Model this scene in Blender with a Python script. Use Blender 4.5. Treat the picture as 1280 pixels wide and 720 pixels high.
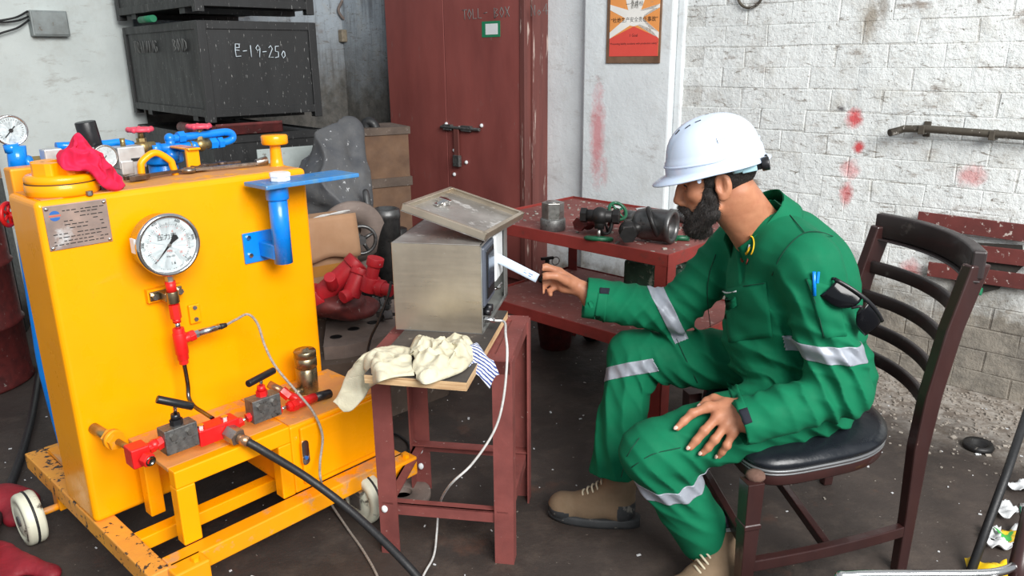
import bpy, bmesh, math, random
import numpy as np
from mathutils import Matrix, Vector, noise as mnoise
from mathutils.bvhtree import BVHTree
random.seed(7)
SC = bpy.context.scene
COL = SC.collection
for o in list(bpy.data.objects): bpy.data.objects.remove(o)

# ------------------------------------------------------------------ camera
FPX, PITCH, ROLL, HC = 955.0, math.radians(16.85), math.radians(.55), 1.55
_c, _s = math.cos(PITCH), math.sin(PITCH)
_x0 = Vector((1, 0, 0)); _u0 = Vector((0, _s, _c)); CF = Vector((0, _c, -_s))
CR = _x0*math.cos(ROLL)-_u0*math.sin(ROLL); CU = _x0*math.sin(ROLL)+_u0*math.cos(ROLL)
CAM = Vector((0, 0, HC))
cd = bpy.data.cameras.new('camera'); cam = bpy.data.objects.new('camera', cd); COL.objects.link(cam)
cd.sensor_width = 36; cd.lens = FPX/1280*36; cd.clip_start = .05; cd.clip_end = 100
m = Matrix.Identity(4)
for i in range(3):
    m[i][0] = CR[i]; m[i][1] = CU[i]; m[i][2] = -CF[i]; m[i][3] = CAM[i]
cam.matrix_world = m
SC.camera = cam

# ------------------------------------------------------------------ world, light, exposure
SC.view_settings.view_transform = 'Standard'
SC.view_settings.look = 'None'
SC.view_settings.gamma = 1
SC.view_settings.use_curve_mapping = False
SC.view_settings.exposure = 0.42
wd = bpy.data.worlds.new('sky'); SC.world = wd; wd.use_nodes = True
bg = wd.node_tree.nodes['Background']
bg.inputs[0].default_value = (.90, .95, 1.0, 1); bg.inputs[1].default_value = .42
def area(name, loc, target, sx, sy, power, col):
    l = bpy.data.lights.new(name, 'AREA'); l.shape = 'RECTANGLE'; l.size = sx; l.size_y = sy
    l.energy = power; l.color = col
    o = bpy.data.objects.new(name, l); COL.objects.link(o); o.location = loc
    o.rotation_euler = (Vector(target)-Vector(loc)).to_track_quat('-Z', 'Y').to_euler()
    return o
# daylight through the workshop's open side, behind and above the photographer
area('daylight_opening', (2.7, -2.6, 4.3), (.1, 2.8, .5), 4.5, 3.0, 620, (1, .985, .96))

# ------------------------------------------------------------------ pixel -> place helpers (photo taken as 1280x720)
def ray(px, py): return CR*((px-640)/FPX)+CU*((360-py)/FPX)+CF
def PZ(px, py, h=0.0):
    d = ray(px, py); return CAM+d*((h-HC)/d.z)
def PY(px, py, Y):
    d = ray(px, py); return CAM+d*(Y/d.y)
def PP(px, py, p0, n):
    d = ray(px, py); return CAM+d*((Vector(p0)-CAM).dot(n)/d.dot(n))
def V(*a): return Vector(a)

# ------------------------------------------------------------------ materials
MATS = {}
def srgb(r, g, b):
    f = lambda c: (c/255/12.92) if c/255 <= .04045 else ((c/255+.055)/1.055)**2.4
    return (f(r), f(g), f(b), 1)
class NT:
    def __init__(s, name):
        s.m = bpy.data.materials.new(name); s.m.use_nodes = True
        s.t = s.m.node_tree; s.b = s.t.nodes['Principled BSDF']; MATS[name] = s.m
    def n(s, typ, **kw):
        nd = s.t.nodes.new(typ)
        for k, v in kw.items():
            if k.startswith('_'): setattr(nd, k[1:], v)
        for k, v in kw.items():
            if not k.startswith('_'): s.set(nd.inputs[int(k[1:]) if k[0] == 'i' and k[1:].isdigit() else k.replace('__', ' ')], v)
        return nd
    def set(s, inp, v):
        if isinstance(v, bpy.types.NodeSocket): s.t.links.new(v, inp)
        elif isinstance(v, bpy.types.Node): s.t.links.new(v.outputs[0], inp)
        else: inp.default_value = v
    def math(s, op, a, b=0.0, c=None):
        nd = s.t.nodes.new('ShaderNodeMath'); nd.operation = op; s.set(nd.inputs[0], a); s.set(nd.inputs[1], b)
        if c is not None: s.set(nd.inputs[2], c)
        return nd.outputs[0]
    def coord(s, kind='Object'):
        if kind == 'World': return s.n('ShaderNodeNewGeometry').outputs['Position']
        return s.n('ShaderNodeTexCoord').outputs[kind]
    def noise(s, co, scale, detail=4, rough=.6, dist=0.0):
        nd = s.n('ShaderNodeTexNoise', Vector=co, Scale=scale, Detail=detail, Roughness=rough, Distortion=dist)
        return nd.outputs['Fac']
    def ramp(s, fac, lo, hi, a=0.0, b=1.0):
        nd = s.n('ShaderNodeMapRange', i0=fac, i1=lo, i2=hi, i3=a, i4=b); nd.clamp = True; return nd.outputs[0]
    def mix(s, fac, a, b, mode='MIX'):
        nd = s.t.nodes.new('ShaderNodeMix'); nd.data_type = 'RGBA'; nd.blend_type = mode
        s.set(nd.inputs['Factor'], fac); s.set(nd.inputs[6], a); s.set(nd.inputs[7], b); return nd.outputs[2]
    def scaleco(s, co, sc):
        return s.n('ShaderNodeMapping', Vector=co, Scale=sc).outputs[0]
    def bump(s, h, strength=.3, dist=.01):
        nd = s.n('ShaderNodeBump', Height=h, Strength=strength, Distance=dist); s.set(s.b.inputs['Normal'], nd.outputs[0])
    def fin(s, col=None, rough=None, metal=None, **kw):
        if col is not None: s.set(s.b.inputs['Base Color'], col)
        if rough is not None: s.set(s.b.inputs['Roughness'], rough)
        if metal is not None: s.set(s.b.inputs['Metallic'], metal)
        for k, v in kw.items(): s.set(s.b.inputs[k.replace('__', ' ')], v)
        return s.m
def mat(name, col, rough=.5, metal=0.0, col2=None, scale=6, vary=.5, dirt=None, dscale=25, dlo=.58, dhi=.68, bump=0.0, bscale=60, bdist=.004, stretch=(1, 1, 1), coat=0.0, spec=.5):
    """painted / metal / cloth surface: two-tone noise, specks of dirt, fine relief"""
    if name in MATS: return MATS[name]
    t = NT(name); co = t.coord(); co = t.scaleco(co, stretch)
    c = srgb(*col)
    c2 = srgb(*col2) if col2 else tuple(x*.78 for x in c[:3])+(1,)
    out = t.mix(t.math('MULTIPLY', t.ramp(t.noise(co, scale), .35, .7), vary), c, c2)
    if dirt:
        out = t.mix(t.ramp(t.noise(co, dscale, 5, .65), dlo, dhi), out, srgb(*dirt))
    t.fin(out, t.ramp(t.noise(co, scale*2.3), .3, .7, max(.02, rough-.08), min(1, rough+.1)), metal)
    t.b.inputs['Coat Weight'].default_value = coat
    t.b.inputs['Specular IOR Level'].default_value = spec
    if bump: t.bump(t.noise(co, bscale, 4, .6), bump, bdist)
    return t.m

# ------------------------------------------------------------------ mesh builder (world coordinates, optional local frame)
def frame(o, x, z=(0, 0, 1)):
    x = Vector(x).normalized(); z = Vector(z); z = (z-x*z.dot(x)).normalized(); y = z.cross(x)
    m = Matrix.Identity(4)
    for i in range(3): m[i][0] = x[i]; m[i][1] = y[i]; m[i][2] = z[i]; m[i][3] = o[i]
    return m
def rotz(a): return Matrix.Rotation(a, 4, 'Z')
def spline(pts, k=6):
    P = [Vector(p) for p in pts]
    if len(P) < 3: return P
    P = [P[0]*2-P[1]]+P+[P[-1]*2-P[-2]]; out = []
    for i in range(1, len(P)-2):
        a, b, c, d = P[i-1:i+3]
        for j in range(k):
            t = j/k
            out.append(.5*((2*b)+(c-a)*t+(2*a-5*b+4*c-d)*t*t+(3*b-a-3*c+d)*t**3))
    out.append(P[-2]); return out
class MB:
    def __init__(s, M=None): s.v = []; s.f = []; s.sm = []; s.M = M or Matrix.Identity(4)
    def add(s, vs, fs, smooth=False, M=None):
        T = s.M @ M if M is not None else s.M
        b = len(s.v); s.v += [T @ Vector(v) for v in vs]
        for f in fs: s.f.append(tuple(i+b for i in f)); s.sm.append(smooth)
        return s
    def box(s, c, d, M=None):
        x, y, z = (k/2 for k in d); cx, cy, cz = c
        vs = [(cx+i*x, cy+j*y, cz+k*z) for i in (-1, 1) for j in (-1, 1) for k in (-1, 1)]
        return s.add(vs, [(0, 1, 3, 2), (4, 6, 7, 5), (0, 4, 5, 1), (2, 3, 7, 6), (0, 2, 6, 4), (1, 5, 7, 3)], False, M)
    def bx(s, x0, x1, y0, y1, z0, z1, M=None): return s.box(((x0+x1)/2, (y0+y1)/2, (z0+z1)/2), (abs(x1-x0), abs(y1-y0), abs(z1-z0)), M)
    def beam(s, p0, p1, w, h, up=(0, 0, 1)):
        """rectangular bar between two points: w across, h along up"""
        p0 = Vector(p0); p1 = Vector(p1); F = frame(p0, p1-p0, up); L = (p1-p0).length
        return s.box((L/2, 0, 0), (L, w, h), F)
    def rings(s, R, closed=False, caps=True, smooth=True, M=None):
        n = len(R[0]); vs = [p for r in R for p in r]; fs = []
        m = len(R)
        for i in range(m if closed else m-1):
            for j in range(n):
                a = i*n+j; b = i*n+(j+1) % n; i2 = (i+1) % m
                fs.append((a, b, i2*n+(j+1) % n, i2*n+j))
        s.add(vs, fs, smooth, M)
        if caps and not closed:
            b = len(s.v)-len(vs)
            s.f.append(tuple(b+j for j in reversed(range(n)))); s.sm.append(False)
            s.f.append(tuple(b+(m-1)*n+j for j in range(n))); s.sm.append(False)
        return s
    def cyl(s, p0, p1, r0, r1=None, n=16, caps=True, smooth=True, M=None):
        p0 = Vector(p0); p1 = Vector(p1); r1 = r0 if r1 is None else r1
        d = (p1-p0).normalized(); a = d.orthogonal().normalized(); b = d.cross(a)
        R = [[p+(a*math.cos(2*math.pi*j/n)+b*math.sin(2*math.pi*j/n))*r for j in range(n)] for p, r in ((p0, r0), (p1, r1))]
        return s.rings(R, False, caps, smooth, M)
    def hexn(s, p0, p1, r, M=None): return s.cyl(p0, p1, r, r, 6, True, False, M)
    def lathe(s, prof, p=(0, 0, 0), axis=(0, 0, 1), n=24, smooth=True, M=None):
        """prof: (radius, height) pairs along axis from p"""
        p = Vector(p); d = Vector(axis).normalized(); a = d.orthogonal().normalized(); b = d.cross(a)
        R = [[p+d*h+(a*math.cos(2*math.pi*j/n)+b*math.sin(2*math.pi*j/n))*max(r, 1e-5) for j in range(n)] for r, h in prof]
        return s.rings(R, False, True, smooth, M)
    def tube(s, path, r, n=8, closed=False, k=0, caps=True, M=None):
        P = spline(path, k) if k else [Vector(p) for p in path]
        rr = r if isinstance(r, (list, tuple)) else None
        R = []; a = None; N = len(P)
        for i, p in enumerate(P):
            t = (P[(i+1) % N]-P[i-1]) if closed else (P[min(i+1, N-1)]-P[max(i-1, 0)])
            t = t.normalized() if t.length > 1e-9 else Vector((0, 0, 1))
            a = t.orthogonal().normalized() if a is None else (a-t*a.dot(t)).normalized()
            b = t.cross(a); q = (rr[0]+(rr[1]-rr[0])*i/max(1, N-1)) if rr else r
            R.append([p+(a*math.cos(2*math.pi*j/n)+b*math.sin(2*math.pi*j/n))*q for j in range(n)])
        return s.rings(R, closed, caps, True, M)
    def torus(s, c, R, r, axis=(0, 0, 1), n=24, m=8, a0=0, a1=None, M=None):
        c = Vector(c); d = Vector(axis).normalized(); a = d.orthogonal().normalized(); b = d.cross(a)
        full = a1 is None; a1 = 2*math.pi if full else a1; k = n if full else n+1
        P = [c+(a*math.cos(a0+(a1-a0)*i/n)+b*math.sin(a0+(a1-a0)*i/n))*R for i in range(k)]
        return s.tube(P, r, m, full, M=M)
    def sphere(s, c, r, sc=(1, 1, 1), n=16, m=10, M=None):
        R = []
        for i in range(m+1):
            t = math.pi*(.02+.96*i/m); R.append([(c[0]+r*sc[0]*math.sin(t)*math.cos(2*math.pi*j/n), c[1]+r*sc[1]*math.sin(t)*math.sin(2*math.pi*j/n), c[2]-r*sc[2]*math.cos(t)) for j in range(n)])
        return s.rings(R, False, True, True, M)
    def prism(s, poly, h0, h1, M=None, smooth=False):
        """extrude a 2-D outline (x, y) from z=h0 to h1 in frame M"""
        n = len(poly); vs = [(x, y, h0) for x, y in poly]+[(x, y, h1) for x, y in poly]
        s.add(vs, [tuple(reversed(range(n))), tuple(range(n, 2*n))], False, M)
        return s.add(vs, [(j, (j+1) % n, n+(j+1) % n, n+j) for j in range(n)], smooth, M)
    def sheet(s, fn, nu, nv, th=.002, smooth=True, M=None):
        """thick sheet from fn(u,v) -> point"""
        P = [[Vector(fn(i/nu, j/nv)) for j in range(nv+1)] for i in range(nu+1)]
        vs = []; fs = []
        for sgn in (0, 1):
            for i in range(nu+1):
                for j in range(nv+1):
                    du = P[min(i+1, nu)][j]-P[max(i-1, 0)][j]; dv = P[i][min(j+1, nv)]-P[i][max(j-1, 0)]
                    nn = du.cross(dv); nn = nn.normalized() if nn.length > 1e-12 else Vector((0, 0, 1))
                    vs.append(P[i][j]-nn*th*sgn)
        w = nv+1; o = (nu+1)*w
        for i in range(nu):
            for j in range(nv):
                a = i*w+j; fs.append((a, a+w, a+w+1, a+1)); fs.append((o+a, o+a+1, o+a+w+1, o+a+w))
        for i in range(nu):
            a = i*w; fs.append((a, o+a, o+a+w, a+w)); a = i*w+nv; fs.append((a, a+w, o+a+w, o+a))
        for j in range(nv):
            a = j; fs.append((a, a+1, o+a+1, o+a)); a = nu*w+j; fs.append((a, o+a, o+a+1, a+1))
        return s.add(vs, fs, smooth, M)
    def build(s, name, material, parent=None, bevel=0.0, label=None, cat=None, group=None, kind=None, origin=None, seg=2, fix=True):
        if parent is not None: base = WM[parent.name]
        else:
            if origin is None:
                xs = [v.x for v in s.v]; ys = [v.y for v in s.v]; zs = [v.z for v in s.v]
                origin = ((min(xs)+max(xs))/2, (min(ys)+max(ys))/2, min(zs))
            base = Matrix.Translation(origin)
        inv = base.inverted(); me = bpy.data.meshes.new(name)
        me.from_pydata([inv @ v for v in s.v], [], s.f); me.polygons.foreach_set('use_smooth', s.sm)
        if fix:
            bm = bmesh.new(); bm.from_mesh(me); bmesh.ops.recalc_face_normals(bm, faces=bm.faces); bm.to_mesh(me); bm.free()
        me.update()
        return link(name, me, material, parent, base, bevel, label, cat, group, kind, seg)
WM = {}
def link(name, me, material, parent, base, bevel=0.0, label=None, cat=None, group=None, kind=None, seg=2):
    o = bpy.data.objects.new(name, me); COL.objects.link(o)
    if material is not None:
        for q in (material if isinstance(material, (list, tuple)) else [material]): me.materials.append(MATS[q] if isinstance(q, str) else q)
    if parent is not None: o.parent = parent; WM[o.name] = base
    else: o.matrix_world = base; WM[o.name] = base.copy()
    if bevel:
        b = o.modifiers.new('bevel', 'BEVEL'); b.width = bevel; b.segments = seg; b.limit_method = 'ANGLE'; b.angle_limit = math.radians(35)
        b.harden_normals = False
    tag(o, label, cat, group, kind); return o
def tag(o, label=None, cat=None, group=None, kind=None):
    if label: o['label'] = label
    if cat: o['category'] = cat
    if group: o['group'] = group
    if kind: o['kind'] = kind
    return o
def thing(name, loc, rz=0.0, label=None, cat=None, group=None, kind=None):
    o = bpy.data.objects.new(name, None); o.empty_display_size = .05; COL.objects.link(o)
    o.matrix_world = Matrix.Translation(loc) @ rotz(rz); WM[o.name] = o.matrix_world.copy()
    return tag(o, label, cat, group, kind)
def text(name, body, size, M, material, parent=None, ext=.0004, align='CENTER', **kw):
    cu = bpy.data.curves.new(name, 'FONT'); cu.body = body; cu.size = size; cu.extrude = ext; cu.align_x = align; cu.align_y = 'CENTER'; cu.resolution_u = 2
    to = bpy.data.objects.new('tmp_text', cu); COL.objects.link(to)
    dg = bpy.context.evaluated_depsgraph_get(); me = bpy.data.meshes.new_from_object(to.evaluated_get(dg))
    bpy.data.objects.remove(to); bpy.data.curves.remove(cu)
    base = WM[parent.name] if parent is not None else M.copy()
    me.transform(base.inverted() @ M); me.materials.clear(); me.name = name
    return link(name, me, material, parent, base, **kw)
STROKES = {'E': [[(.6, 1), (.05, 1), (0, .5), (.05, 0), (.65, .05)], [(0, .52), (.5, .5)], [(.5, 1), (.5, .72), (.1, .7)]], '-': [[(.1, .45), (.6, .5)]], '1': [[(.25, .95), (.3, 0)]], '9': [[(.6, .75), (.35, 1), (.1, .75), (.3, .5), (.6, .75), (.5, 0)]],
 '2': [[(.1, .8), (.35, 1), (.55, .75), (.05, .02), (.65, .05)]], '5': [[(.6, .98), (.15, .95), (.12, .55), (.5, .5), (.5, .1), (.05, .02)]], '0': [[(.35, .6), (.1, .3), (.3, 0), (.55, .2), (.5, .5), (.35, .6)]],
 'T': [[(0, 1), (.7, 1)], [(.35, 1), (.35, 0)]], 'R': [[(.05, 0), (.05, 1), (.5, .9), (.45, .55), (.05, .5), (.6, 0)]], 'A': [[(0, 0), (.3, 1), (.6, 0)], [(.12, .4), (.5, .4)]], 'I': [[(.3, 0), (.3, 1)]], 'N': [[(.05, 0), (.05, 1), (.55, 0), (.55, 1)]], 'G': [[(.6, .85), (.3, 1), (.02, .5), (.3, 0), (.6, .2), (.6, .45), (.35, .45)]],
 'B': [[(.05, 0), (.05, 1), (.5, .85), (.1, .52), (.55, .3), (.05, 0)]], 'O': [[(.3, 1), (.02, .5), (.3, 0), (.6, .5), (.3, 1)]], 'D': [[(.05, 0), (.05, 1), (.5, .7), (.5, .3), (.05, 0)]], 'L': [[(.05, 1), (.05, 0), (.55, .02)]], 'X': [[(0, 1), (.6, 0)], [(.6, 1), (0, 0)]], 'o': [[(.3, .5), (.1, .25), (.3, 0), (.5, .25), (.3, .5)]], '4': [[(.45, 0), (.45, 1), (.02, .35), (.65, .35)]]}
def chalk(name, body, size, M, material, parent, adv=1.0):
    g_ = MB(M); x = 0
    for ch in body:
        for st_ in STROKES[ch]: g_.tube([(x+p[0]*size*adv, p[1]*size, 0) for p in st_], size*.04, 5)
        x += size*.8*adv
    return g_.build(name, material, parent)
def dup_tree(root, M, label=None):
    """copy of a thing (Empty or mesh) with its parts, moved to world matrix M"""
    r = root.copy(); COL.objects.link(r); r.matrix_world = M; WM[r.name] = M.copy()
    if label: r['label'] = label
    for ch in list(root.children):
        c = ch.copy(); COL.objects.link(c); c.parent = r; WM[c.name] = M.copy()
        for g in list(ch.children):
            d = g.copy(); COL.objects.link(d); d.parent = c; WM[d.name] = M.copy()
    return r

# ------------------------------------------------------------------ implicit surfaces (smooth unions, surface nets)
class Field:
    def __init__(s, lo, hi, h):
        s.lo = np.array(lo, float); s.h = h
        s.n = np.ceil((np.array(hi)-s.lo)/h).astype(int)+1
        s.f = np.full(s.n, 10.0, np.float32)
    def sub(s, lo, hi):
        a = np.clip(np.floor((np.array(lo)-s.lo)/s.h).astype(int), 0, s.n-1); b = np.clip(np.ceil((np.array(hi)-s.lo)/s.h).astype(int)+1, 1, s.n)
        sl = tuple(slice(a[i], max(b[i], a[i]+1)) for i in range(3))
        ax = [s.lo[i]+s.h*np.arange(sl[i].start, sl[i].stop) for i in range(3)]
        X, Y, Z = np.meshgrid(*ax, indexing='ij', sparse=True); return sl, X, Y, Z
    def put(s, sl, d, k, op):
        a = s.f[sl]
        if op == 'cut': s.f[sl] = np.maximum(a, -d); return
        if op == 'min' or k <= 0: s.f[sl] = np.minimum(a, d); return
        hh = np.clip(.5+.5*(a-d)/k, 0, 1)
        r = a*(1-hh)+d*hh-k*hh*(1-hh)
        s.f[sl] = np.where(a > 5, d, r)
    def cone(s, a, b, r1, r2, k=.02, flat=None, op='add', ease=False):
        """tapered capsule; flat=(direction, factor) squashes it along a direction"""
        a = np.array(a, float); b = np.array(b, float); rm = max(r1, r2)+max(k, .01)*1.5+s.h*3
        sl, X, Y, Z = s.sub(np.minimum(a, b)-rm, np.maximum(a, b)+rm)
        dx, dy, dz = X-a[0], Y-a[1], Z-a[2]; ba = b-a
        t = np.clip((dx*ba[0]+dy*ba[1]+dz*ba[2])/max(ba @ ba, 1e-9), 0, 1)
        qx, qy, qz = dx-t*ba[0], dy-t*ba[1], dz-t*ba[2]
        if flat is not None:
            n = np.array(flat[0], float); n /= np.linalg.norm(n); c = (qx*n[0]+qy*n[1]+qz*n[2])*(1/flat[1]-1)
            qx, qy, qz = qx+n[0]*c, qy+n[1]*c, qz+n[2]*c
        tt = t*t*(3-2*t) if ease else t
        d = np.sqrt(qx*qx+qy*qy+qz*qz)-(r1+(r2-r1)*tt)
        s.put(sl, d, k, op)
    def ell(s, c, r, R=None, k=.02, op='add'):
        c = np.array(c, float); r = np.array(r, float); rm = r.max()+max(k, .01)*1.5+s.h*3
        sl, X, Y, Z = s.sub(c-rm, c+rm); p = (X-c[0], Y-c[1], Z-c[2])
        if R is not None: p = tuple(p[0]*R[0][i]+p[1]*R[1][i]+p[2]*R[2][i] for i in range(3))
        k0 = np.sqrt((p[0]/r[0])**2+(p[1]/r[1])**2+(p[2]/r[2])**2); k1 = np.sqrt((p[0]/r[0]**2)**2+(p[1]/r[1]**2)**2+(p[2]/r[2]**2)**2)
        s.put(sl, k0*(k0-1)/np.maximum(k1, 1e-6), k, op)
    def box(s, c, d, R=None, rnd=.005, k=.01, op='add'):
        c = np.array(c, float); d = np.array(d, float)/2-rnd; rm = np.linalg.norm(d)+rnd+k*1.5+s.h*3
        sl, X, Y, Z = s.sub(c-rm, c+rm); p = (X-c[0], Y-c[1], Z-c[2])
        if R is not None: p = tuple(p[0]*R[0][i]+p[1]*R[1][i]+p[2]*R[2][i] for i in range(3))
        q = [np.abs(p[i])-d[i] for i in range(3)]
        out = np.sqrt(np.maximum(q[0], 0)**2+np.maximum(q[1], 0)**2+np.maximum(q[2], 0)**2)+np.minimum(np.maximum(q[0], np.maximum(q[1], q[2])), 0)-rnd
        s.put(sl, out, k, op)
    def warp(s, fn, lo=None, hi=None, band=.05):
        sl, X, Y, Z = s.sub(s.lo if lo is None else lo, s.lo+s.h*s.n if hi is None else hi)
        a = s.f[sl]; i = np.nonzero(np.abs(a) < band)
        x = X[i[0], 0, 0]; y = Y[0, i[1], 0]; z = Z[0, 0, i[2]]
        a[i] += fn(x, y, z).astype(np.float32); s.f[sl] = a
    def mesh(s):
        f = s.f; ins = f < 0; c = np.zeros(np.array(f.shape)-1, np.int8)
        for i in (0, 1):
            for j in (0, 1):
                for k in (0, 1): c += ins[i:f.shape[0]-1+i, j:f.shape[1]-1+j, k:f.shape[2]-1+k]
        ids = np.argwhere((c > 0) & (c < 8)); acc = np.zeros((len(ids), 3)); num = np.zeros(len(ids))
        cor = [(i, j, k) for i in (0, 1) for j in (0, 1) for k in (0, 1)]
        for a in cor:
            for b in cor:
                if sum(abs(a[q]-b[q]) for q in range(3)) == 1 and a < b:
                    fa = f[ids[:, 0]+a[0], ids[:, 1]+a[1], ids[:, 2]+a[2]]; fb = f[ids[:, 0]+b[0], ids[:, 1]+b[1], ids[:, 2]+b[2]]
                    mk = (fa < 0) != (fb < 0); t = np.where(mk, fa/np.where(mk, fa-fb, 1), 0)
                    acc[mk] += (np.array(a)+(np.array(b)-np.array(a))*t[:, None])[mk]; num[mk] += 1
        v = (ids+acc/num[:, None])*s.h+s.lo
        idx = np.full(c.shape, -1, np.int64); idx[ids[:, 0], ids[:, 1], ids[:, 2]] = np.arange(len(ids)); Q = []
        for ax in range(3):
            u, w = [(1, 2), (2, 0), (0, 1)][ax]
            sa = [slice(None)]*3; sb = [slice(None)]*3; sa[ax] = slice(0, -1); sb[ax] = slice(1, None)
            for q in (u, w): sa[q] = slice(1, -1); sb[q] = slice(1, -1)
            A = ins[tuple(sa)]; B = ins[tuple(sb)]; e = np.argwhere(A != B)
            if not len(e): continue
            fl = A[e[:, 0], e[:, 1], e[:, 2]]; off = np.ones(3, int); off[ax] = 0; e = e+off
            def g(du, dw):
                p = e.copy(); p[:, u] -= du; p[:, w] -= dw; return idx[p[:, 0], p[:, 1], p[:, 2]]
            q = np.stack([g(1, 1), g(0, 1), g(0, 0), g(1, 0)], 1); q[~fl] = q[~fl][:, ::-1]; Q.append(q)
        return v, np.concatenate(Q)
def vq_smooth(v, q, it=1, lam=.5):
    e = np.concatenate([q[:, [0, 1]], q[:, [1, 2]], q[:, [2, 3]], q[:, [3, 0]]]); n = len(v)
    for _ in range(it):
        acc = np.zeros_like(v); cnt = np.zeros(n)
        for i in range(3): acc[:, i] = np.bincount(e[:, 0], v[e[:, 1], i], n)+np.bincount(e[:, 1], v[e[:, 0], i], n)
        cnt = np.bincount(e[:, 0], minlength=n)+np.bincount(e[:, 1], minlength=n)
        v = v*(1-lam)+lam*acc/np.maximum(cnt, 1)[:, None]
    return v
def vq_obj(name, v, q, material, parent, label=None, cat=None, group=None, kind=None, base=None):
    base = WM[parent.name] if parent is not None else (base or Matrix.Translation(((v[:, 0].min()+v[:, 0].max())/2, (v[:, 1].min()+v[:, 1].max())/2, v[:, 2].min())))
    iv = np.array(base.inverted()); vv = v @ iv[:3, :3].T+iv[:3, 3]
    me = bpy.data.meshes.new(name); me.vertices.add(len(vv)); me.vertices.foreach_set('co', vv.astype(np.float32).ravel())
    me.loops.add(len(q)*4); me.loops.foreach_set('vertex_index', q.astype(np.int32).ravel())
    me.polygons.add(len(q)); me.polygons.foreach_set('loop_start', np.arange(0, len(q)*4, 4, dtype=np.int32))
    me.polygons.foreach_set('use_smooth', np.ones(len(q), bool)); me.update(calc_edges=True); me.validate()
    return link(name, me, material, parent, base, label=label, cat=cat, group=group, kind=kind)
def fbm(x, y, z, sc, seed=0):
    """cheap smooth noise from warped sines, about -1..1"""
    r = np.random.RandomState(seed); out = 0; amp = 1; tot = 0
    for o in range(3):
        k = r.normal(size=(4, 3)); k /= np.linalg.norm(k, axis=1)[:, None]; ph = r.uniform(0, 6.28, 4); q = sc*(1.9**o)
        w = np.sin(q*.6*(k[0, 0]*x+k[0, 1]*y+k[0, 2]*z)+ph[0])
        for j in range(1, 4): out = out+amp/3*np.sin(q*(k[j, 0]*x+k[j, 1]*y+k[j, 2]*z)+ph[j]+1.7*w)
        tot += amp; amp *= .5
    return out/tot

# ================================================================== MATERIALS
WD = Vector((.724, -.69, 0)).normalized(); WN = Vector((-WD.y, WD.x, 0))*-1      # long brick wall: along, towards the room
W0 = Vector((2.348, 3.2, 0))
if (CAM-W0).dot(WN) < 0: WN = -WN
WF = frame(W0, WD, (0, 0, 1))            # local x along the wall to the right, y = into the wall, z up
if (WF.to_3x3() @ Vector((0, 1, 0))).dot(WN) > 0: raise SystemExit('wall frame')
def WP(px, py, out=0.0): return PP(px, py, W0+WN*out, WN)
def WU(px, py, out=0.0): return WF.inverted() @ WP(px, py, out)

def wall_mat(name, base, spots=(), lowz=None, lowcol=None, streak=False, grime=.5, bumps=.5, brown=(120, 98, 78)):
    t = NT(name); co = t.coord('World')
    c = t.mix(t.ramp(t.noise(co, 2.2, 5, .6), .35, .7), srgb(*base), srgb(*[int(k*.93) for k in base]))
    c = t.mix(t.math('MULTIPLY', t.ramp(t.noise(co, 7, 6, .7), .52, .68), .55*grime), c, srgb(176, 172, 162))
    c = t.mix(t.math('MULTIPLY', t.ramp(t.noise(t.scaleco(co, (4, 4, 13)), 1.0, 6, .75), .57, .68), .85*grime), c, srgb(*brown))
    c = t.mix(t.ramp(t.noise(co, 26, 5, .7), .69, .74), c, srgb(92, 82, 70))
    if grime > .6:
        c = t.mix(t.math('MULTIPLY', t.ramp(t.noise(t.scaleco(co, (9, 9, 34)), 1.0, 7, .8, 1.2), .565, .64), .85), c, srgb(112, 100, 86))
        c = t.mix(t.math('MULTIPLY', t.ramp(t.noise(t.scaleco(co, (14, 14, 3)), 1.0, 6, .7), .56, .70), .45), c, srgb(176, 182, 184))
        c = t.mix(t.ramp(t.noise(co, 70, 3, .7), .665, .70), c, srgb(104, 96, 84))
    if streak:
        c = t.mix(t.math('MULTIPLY', t.ramp(t.noise(t.scaleco(co, (11, 11, 1.2)), 1.0, 6, .7), .5, .66), .75), c, srgb(96, 98, 102))
    pos = t.n('ShaderNodeSeparateXYZ', Vector=co)
    if lowz is not None:
        zz = t.math('ADD', pos.outputs[2], t.math('MULTIPLY', t.math('SUBTRACT', t.noise(co, 4, 5, .7), .5), .9))
        lc = t.mix(t.ramp(t.noise(co, 11, 5, .7), .4, .65), srgb(*lowcol), srgb(*[int(k*.72) for k in lowcol]))
        c = t.mix(t.ramp(zz, lowz[0], lowz[1], .95, 0), c, lc)
    for (p, rx, rz, amt, col) in spots:
        dlt = t.n('ShaderNodeVectorMath', _operation='SUBTRACT', i0=co, i1=tuple(p)).outputs[0]
        sc = t.n('ShaderNodeVectorMath', _operation='MULTIPLY', i0=dlt, i1=(1/rx, 1/rx, 1/rz)).outputs[0]
        L = t.n('ShaderNodeVectorMath', _operation='LENGTH', i0=sc).outputs['Value']
        L = t.math('ADD', L, t.math('MULTIPLY', t.math('SUBTRACT', t.noise(co, 30, 4, .7), .5), 1.1))
        c = t.mix(t.ramp(L, .35, 1.0, amt, 0), c, srgb(*col))
    t.fin(c, .88)
    h = t.math('ADD', t.math('MULTIPLY', t.noise(co, 14, 6, .7), 1.0), t.math('MULTIPLY', t.noise(co, 60, 4, .7), .35))
    t.bump(h, bumps, .02); return t.m
RED = (206, 62, 66)
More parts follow.
